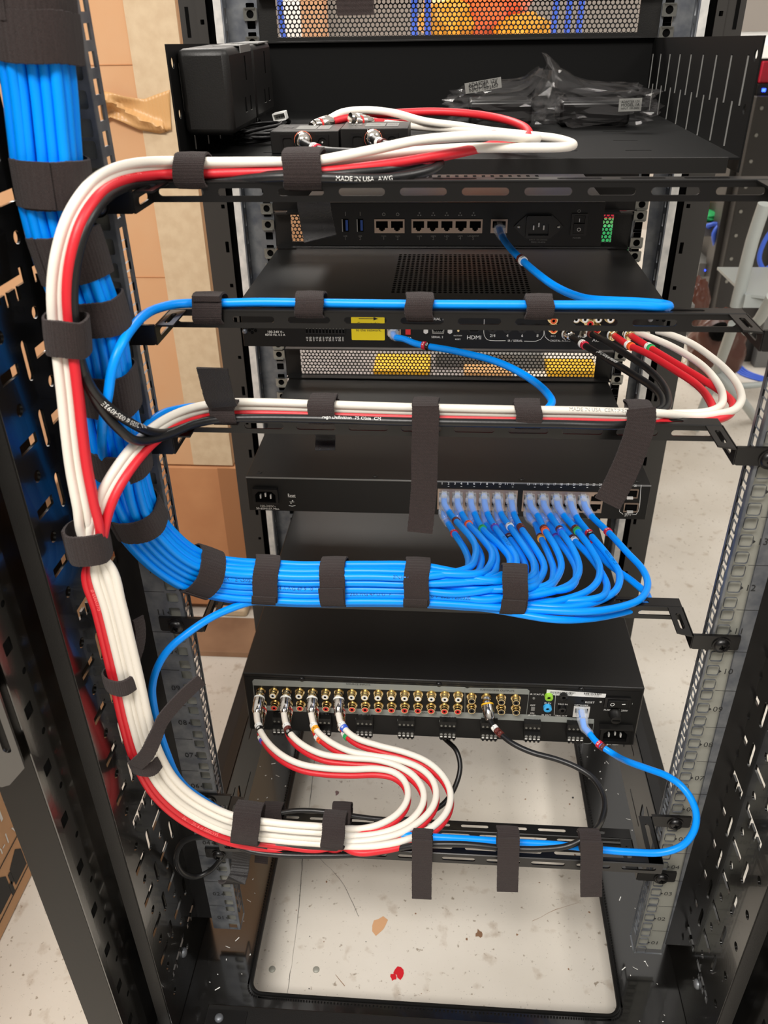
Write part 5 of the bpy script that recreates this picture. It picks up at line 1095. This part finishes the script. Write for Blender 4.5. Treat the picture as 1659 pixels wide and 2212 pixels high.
for i in range(nn+1):
    t_ = i/nn; p, q = lerp_list(a, t_), lerp_list(b, t_)
    for j in range(mm+1):
        s = j/mm; px, py = p[0]*(1-s)+q[0]*s, p[1]*(1-s)+q[1]*s; off = .003+max(0, 1-t_*1.5)*.018*(.5+.5*sin(s*5+t_*6))+.010*math.exp(-((s-.3-t_*.7)/.12)**2)*(1 if t_ < .85 else .2)
        vs.append(at(px, py, Y=YB-off))
mb.add(vs, [(i*(mm+1)+j, i*(mm+1)+j+1, (i+1)*(mm+1)+j+1, (i+1)*(mm+1)+j) for i in range(nn) for j in range(mm)]); o = mb.build('peeling_tape', t); o['label'] = 'crinkled strip of ribbed tan tape half peeled off'; o.modifiers.new('thick', 'SOLIDIFY').thickness = .0006
t = carton('cardboard_box', 'darker brown cardboard box under the tall tan box, left of the rack', -1.10, YB-.002, -.098, -.362, 1.15, .2075, 'card2')
mb = MB('card_shaded'); mb.box(-.396, YB-.0036, -.096, -.3625, YB-.0022, .2065); mb.build('corner_flap', t)  # shade of the turned-away fold is put into this darker brown
mb = MB('wood'); mb.box(-.85, .575, ZF, -.345, .675, ZF+.012); o = mb.build('wooden_board', bevel=.001); tag(o, 'worn wooden board lying on the floor before the brown box', 'board')
mb = MB('wood'); mb.box(-1.1, .72, ZF, -.40, 1.1, -.0985); o = mb.build('pallet', bevel=.002); tag(o, 'low wooden pallet carrying the brown cardboard boxes', 'pallet')
mb = MB('tape'); mb.box(-.425, .690, ZF, -.375, .72, ZF+.020); o = mb.build('foam_block', bevel=.006); tag(o, 'pale foam scrap on the floor under the edge of the brown box', 'foam scrap')
t = thing('cardboard_box', 'brown carton with black printing on the floor at the lower left edge', 'cardboard box', (-.8, .0, ZF))
MB('card').box(-1.05, -.35, ZF, -.552, .50, .32).build('carton_body', t, bevel=.003)
mb = MB('inkdark'); Xc = -.5515
def onbox(px, py): p = at(px, py, X=Xc); return p.y, p.z
ya, za = onbox(-22, 1862); yb, zb = onbox(34, 1794)
ang = math.atan2(zb-za, yb-ya); mb.text('6-in-1 w', MYZ(Xc) @ Matrix.Translation(((ya+yb)/2, (za+zb)/2, 0)) @ Matrix.Rotation(ang*.15, 4, 'Z'), width=abs(yb-ya)*1.35)
ya, za = onbox(8, 1738); mb.text('10', MYZ(Xc) @ Matrix.Translation((ya, za, 0)), size=.05)
for (qx, qy) in ((38, 1868), (5, 1930)):
    y, z = onbox(qx, qy); mb.plate([(y-.016, z-.020), (y+.016, z-.020), (y+.016, z+.012), (y+.006, z+.024), (y-.016, z+.012)], [], .0004, MYZ(Xc)); mb.box(Xc, y+.020, z-.012, Xc+.0004, y+.026, z+.008); mb.box(Xc, y-.028, z-.024, Xc+.0004, y-.021, z-.004)
for p, q in (((0, 1871), (38, 1808)), ((0, 1987), (60, 1876))):
    y0_, z0_ = onbox(*p); y1_, z1_ = onbox(*q); zz = (z0_+z1_)/2; mb.box(Xc, min(y0_, y1_)-.2, zz-.0007, Xc+.0004, max(y0_, y1_)+.2, zz+.0007)
mb.build('printing', t)
# ------------------------------------------------------------------ beyond the front of the rack
bench = thing('work_bench', 'white topped work bench seen through the top vent panel', 'bench', (0, 1.6, ZF))
MB('pwhite').box(-1.0, 1.25, .800, 1.05, 2.1, .824).build('bench_top', bench, bevel=.002)
for x in (-.97, 1.02):
    for y in (1.28, 2.07): MB('steelgrey').box(x-.02, y-.02, ZF, x+.02, y+.02, .80).build('leg', bench)
MB('dulled_wall').box(-.98, 2.02, .825, 1.03, 2.05, 1.35).build('wall_stand_in', bench)  # grey board added so the wall behind the top vent reads darker
t_ = MB('dulled_floor').box(-1.1, 1.55, ZF, .12, 2.9, ZF+.004).build('floor_dulling_sheet'); tag(t_, 'grey sheet added to dull the bright floor, seen at the left of the lower vent', 'added sheet')  # added sheet tones down the floor where it comes out too bright
def ell(mb, c, r, m=None, seed=0, amp=.25):
    import bmesh
    bm = bmesh.new(); bmesh.ops.create_icosphere(bm, subdivisions=4, radius=1); vs = []
    for v in bm.verts: n_ = v.co; f = 1+amp*noise.noise(n_*2.3+V((seed, 0, 0)))+amp*.4*noise.noise(n_*6+V((seed, 3, 0))); vs.append(V((c[0]+n_.x*r[0]*f, c[1]+n_.y*r[1]*f, c[2]+n_.z*r[2]*f)))
    fs = [tuple(v.index for v in f.verts) for f in bm.faces]; bm.free(); return mb.add(vs, fs, m)
c = at(1040, 45, Y=1.5); tag(ell(MB('fabric'), (c.x, 1.5, .824+.085), (.095, .10, .088), seed=3).build('orange_jacket'), 'bright orange jacket in a heap on the bench, seen through the top vent', 'jacket')
c = at(965, 40, Y=1.42); tag(ell(MB('amber'), (c.x, 1.42, .824+.045), (.055, .06, .047), seed=5).build('yellow_bag'), 'yellow orange cloth bag left of the orange jacket on the bench', 'bag')
c = at(1125, 60, Y=1.42); tag(ell(MB('amber'), (c.x+.005, 1.42, .824+.026), (.055, .05, .028), seed=8).build('yellow_cloth'), 'yellow orange cloth right of the orange jacket on the bench', 'cloth')
mb = MB('card'); c = at(680, 50, Y=1.5); mb.box(c.x-.024, 1.46, .825, c.x+.024, 1.54, 1.0); tag(mb.build('cardboard_box', bevel=.002), 'narrow tan carton upright on the bench, seen through the top vent', 'cardboard box')
for k, (px, w_) in enumerate(((609, .012), (897, .013), (926, .013), (1207, .012), (1238, .012), (1266, .012))):
    c = at(px, 40, Y=1.30); mb = MB('mblue'); mb.tube(smooth([V((c.x, 1.30+.01*k, 1.5)), V((c.x+.004, 1.30+.01*k, 1.1)), V((c.x-.003, 1.31+.01*k, .88)), V((c.x, 1.33+.01*k, .832)), V((c.x+.05, 1.45+.01*k, .832))], .02), w_/2, n=10)
    tag(mb.build('network_cable'), 'blue cable hanging behind the top vent panel, %s from the left' % ['first', 'second', 'third', 'fourth', 'fifth', 'sixth'][k], 'cable', 'blue cables hanging behind the top vent panel')
c = at(630, 40, Y=1.9); tag(MB('pwhite').box(c.x-.03, 1.88, .825, c.x+.07, 1.92, 1.3).build('white_board', bevel=.002), 'white board standing on the bench at the left behind the top vent', 'board')
# on the floor in front of the rack, seen through the lower vent
def floorbox(name, lab, cat, px0, px1, py0, py1, m, h=.03):
    a, b, c = at(px0, py1, Z=ZF), at(px1, py1, Z=ZF), at(px0, py0, Z=ZF); mb = MB(m); mb.box(a.x, a.y, ZF, b.x, max(c.y, a.y+.05), ZF+h); return tag(mb.build(name, bevel=.002), lab, cat)
floorbox('yellow_carton', 'yellow carton on the floor, seen at the middle of the lower vent', 'cardboard box', 806, 928, 775, 812, 'yellow', .02)
floorbox('yellow_carton', 'yellow carton on the floor, seen at the right end of the lower vent', 'cardboard box', 1182, 1290, 786, 814, 'yellow', .02)
floorbox('tan_carton', 'flat orange tan carton on the floor seen behind the blue cable through the lower vent', 'cardboard box', 1002, 1105, 797, 815, 'mask', .02)
floorbox('grey_crate', 'grey crate on the floor between the yellow cartons, seen through the lower vent', 'crate', 940, 1170, 752, 795, 'steelgrey', .05)
TZ = .40; tb = thing('side_table', 'narrow side table just beyond the rack carrying coloured cases', 'table', (0, 1.1, ZF)); MB('steelgrey').box(-.475, 1.03, TZ-.015, .47, 1.22, TZ).build('table_top', tb)
for x in (-.46, .455):
    for y in (1.045, 1.205): MB('steelgrey').box(x-.01, y-.01, ZF, x+.01, y+.01, TZ-.015).build('leg', tb)
mb = MB('green'); c = at(1312, 492, Y=1.05); mb.box(c.x-.05, 1.05, TZ, c.x+.05, 1.12, c.z+.003); tag(mb.build('green_case', bevel=.004), 'green case seen through the vent right of the router', 'case')
mb = MB('mred'); mb.box(c.x-.05, 1.14, TZ, c.x+.05, 1.2, c.z+.06); tag(mb.build('red_case', bevel=.004), 'red case behind the green case right of the router', 'case')
mb = MB('card'); c = at(640, 495, Y=1.05); mb.box(c.x-.06, 1.05, TZ, c.x+.05, 1.15, c.z+.09); tag(mb.build('cardboard_box', bevel=.003), 'pale carton seen through the vent left of the router', 'cardboard box')
# ------------------------------------------------------------------ right of the rack
r2 = thing('neighbouring_rack', 'second black rack with small lit devices standing behind on the right', 'rack', (.75, 1.75, ZF))
Y2 = 2.15
def quad(px0, px1, Y): a, b = at(px0, 500, Y=Y), at(px1, 500, Y=Y); return a.x, b.x
a, b = quad(1552, 1594, Y2); MB('darkpost').box(a, Y2, ZF, b, Y2+.07, 1.4).build('rack_post', r2)
a, b = quad(1497, 1512, Y2+.5); MB('darkpost').box(a, Y2+.5, ZF, b, Y2+.56, 1.4).build('rack_post', r2)
MB('brown').box(at(1500, 500, Y=Y2+.5).x, Y2+.52, ZF+.02, at(1600, 500, Y=Y2+.5).x, Y2+.54, at(1530, 505, Y=Y2+.5).z).build('back_panel', r2)
for k, (px, py, hh) in enumerate(((1530, 498, 26), (1532, 583, 30), (1528, 650, 44))):
    c = at(px, py, Y=Y2+.06); hz = abs(at(px, py-hh/2, Y=Y2+.06).z-c.z); a, b = at(1508, py, Y=Y2+.06).x, at(1560, py, Y=Y2+.06).x; o = MB('steelgrey').box(a, Y2+.06, c.z-hz, b, Y2+.42, c.z+hz).build('rack_device', r2, bevel=.002)
    e = MB('led')
    if k == 1:
        for q in range(4): e.box(c.x-.014+q*.009, Y2+.057, c.z-.003, c.x-.010+q*.009, Y2+.0605, c.z+.001, 'led')
        e.build('status_light', o)
    if k == 2: e.box(c.x-.004, Y2+.057, c.z+.016, c.x, Y2+.0605, c.z+.020, 'ledg'); e.box(c.x+.004, Y2+.057, c.z-.004, c.x+.012, Y2+.0605, c.z+.004, 'leda'); e.build('status_light', o)
c = at(1538, 462, Y=Y2+.2); tag(MB('card').box(c.x-.04, Y2+.2, c.z-.03, c.x+.045, Y2+.38, c.z+.040).build('cardboard_box', bevel=.003), 'small tan carton inside the neighbouring rack on the right', 'cardboard box')
c = at(1530, 488, Y=Y2+.1); tag(ell(MB('green'), (c.x, Y2+.15, at(1530, 485, Y=Y2+.06).z+.008), (.045, .06, .016), seed=2).build('green_cloth'), 'green cloth lying on a device in the neighbouring rack', 'cloth')
P = PP([(1547, 495, Y2+.1), (1530, 487, Y2+.04), (1552, 484, Y2+.03), (1542, 505, Y2+.02), (1546, 540, Y2+.03), (1540, 565, Y2+.045)]); tag(MB('mblue').tube(smooth(P, .01), .007, n=8).build('patch_cable'), 'bright blue patch cable looping out of the neighbouring rack', 'cable')
CYB = 2.1
xg = at(1616, 300, Y=CYB).x; zg = at(1640, 208, Y=CYB).z; gc = thing('grey_cabinet', 'grey metal cabinet at the right edge beside the shelf', 'cabinet', (xg, CYB, ZF))
MB('darkpost').box(xg, CYB, ZF, xg+.35, CYB+.45, zg).build('cabinet_body', gc, bevel=.003)
for k in range(8): MB('cage').lathe((xg+.02, CYB, zg-.03-.07*k), (0, -1, 0), [(0, .006), (.003, .005)], 'cage', 10).build('screw', gc)
bd = thing('lit_device', 'black device with blue lights and a red top on the grey cabinet, right edge', 'device', (xg+.08, CYB+.02, zg))
MB('satin').box(xg+.005, CYB+.02, zg, xg+.3, CYB+.30, zg+.030).build('body', bd, bevel=.001); MB('mred').box(xg+.010, CYB+.03, zg+.0305, xg+.3, CYB+.3, zg+.085).build('red_cover', bd, bevel=.003)
for k in range(4): MB('led').box(xg+.018+k*.022, CYB+.016, zg+.010, xg+.027+k*.022, CYB+.02, zg+.018).build('blue_light', bd)
# aluminium folding chair / step at the right edge
st = thing('step_stool', 'pale grey tubular folding stool at the right edge behind the rack', 'stool', (1.0, 1.6, ZF))
def leg(pts, r, name='leg'): MB('ladder').tube(smooth(PP(pts), .03), r, n=12).build(name, st)
leg([(1652, 440, 1.25), (1625, 520, 1.27), (1605, 600, 1.29), (1590, 662, 1.30)], .0135); leg([(1585, 700, 1.32), (1560, 770, 1.42), (1530, 850, 1.58), (1500, 930, 'Z', ZF+.012)], .0125)
leg([(1668, 640, 1.2), (1640, 690, 1.25), (1612, 715, 1.3)], .012); leg([(1540, 795, 1.5), (1590, 850, 1.45), (1632, 905, 'Z', ZF+.012)], .0115); leg([(1548, 836, 1.5), (1600, 834, 1.5), (1675, 828, 1.5)], .008, 'crossbar')
c = at(1645, 650, Y=1.28); mb = MB('ladder'); mb.plate([(at(1610, 632, Y=1.28).x, 1.28), (c.x+.15, 1.20), (c.x+.15, 1.5), (at(1610, 632, Y=1.28).x, 1.5)], [], .006, MXY(c.z+.012)); mb.box(at(1610, 632, Y=1.28).x, 1.275, c.z-.014, c.x+.15, 1.28, c.z+.014); mb.build('seat', st)
# brown leather bag on the floor
bc = at(1540, 845, Z=ZF); lb = thing('leather_bag', 'glossy brown leather bag on the floor beyond the rack on the right', 'bag', (bc.x, bc.y, ZF))
mb = MB('leather'); w_, h_ = .085, .10
ell(mb, (bc.x, bc.y+.05, ZF+.115), (.085, .06, .12), 'leather', 4, .22); mb.build('bag_body', lb)
o = bpy.data.objects[-1] if False else None
c = at(1548, 718, Y=bc.y-.03); mb = MB('void'); ell(mb, (c.x+.01, c.y+.005, c.z), (.030, .02, .028), 'void', 1, .1); mb.build('bag_opening', lb)
mb = MB('gold'); p = at(1478, 778, Y=bc.y-.04); mb.tube(smooth([p+V((.006*cos(a), 0, .010*sin(a))) for a in [k*pi/6 for k in range(13)]], .002), .0012, n=6); mb.build('buckle_ring', lb)
p = at(1506, 645, Y=1.4); tag(ell(MB('leather'), (p.x, 1.4, p.z-.01), (.028, .02, .055), 'leather', 9, .3).build('leather_strap_bundle'), 'bunched brown leather strap hanging before the neighbouring rack', 'strap')
mb = MB('satin'); c = at(1610, 1030, Z=ZF); 
# blue cable coil on the floor
for k in range(4):
    P = PP([(1665, 715+6*k, 'Z', ZF+.004), (1625, 712+5*k, 'Z', ZF+.004), (1592, 735+4*k, 'Z', ZF+.004), (1580+3*k, 770, 'Z', ZF+.004), (1600+5*k, 808-2*k, 'Z', ZF+.004), (1665, 828-3*k, 'Z', ZF+.004)])
    tag(MB('mblue').tube(smooth(P, .02), .003, n=8).build('network_cable'), 'blue cable loop on the floor at the right edge, %s from outside' % ['first', 'second', 'third', 'fourth'][k], 'cable', 'blue cable loops on the floor at the right')
for k, P in enumerate(([(1660, 600, 1.6), (1640, 560, 1.6), (1652, 520, 1.6), (1665, 500, 1.6)], [(1665, 640, 1.55), (1640, 625, 1.55), (1645, 590, 1.55), (1665, 575, 1.55)])):
    tag(MB('mblue').tube(smooth(PP(P), .01), .006, n=8).build('network_cable'), ['blue cable behind the stool at the right edge, upper loop', 'blue cable behind the stool at the right edge, lower loop'][k], 'cable', 'blue cables behind the stool')
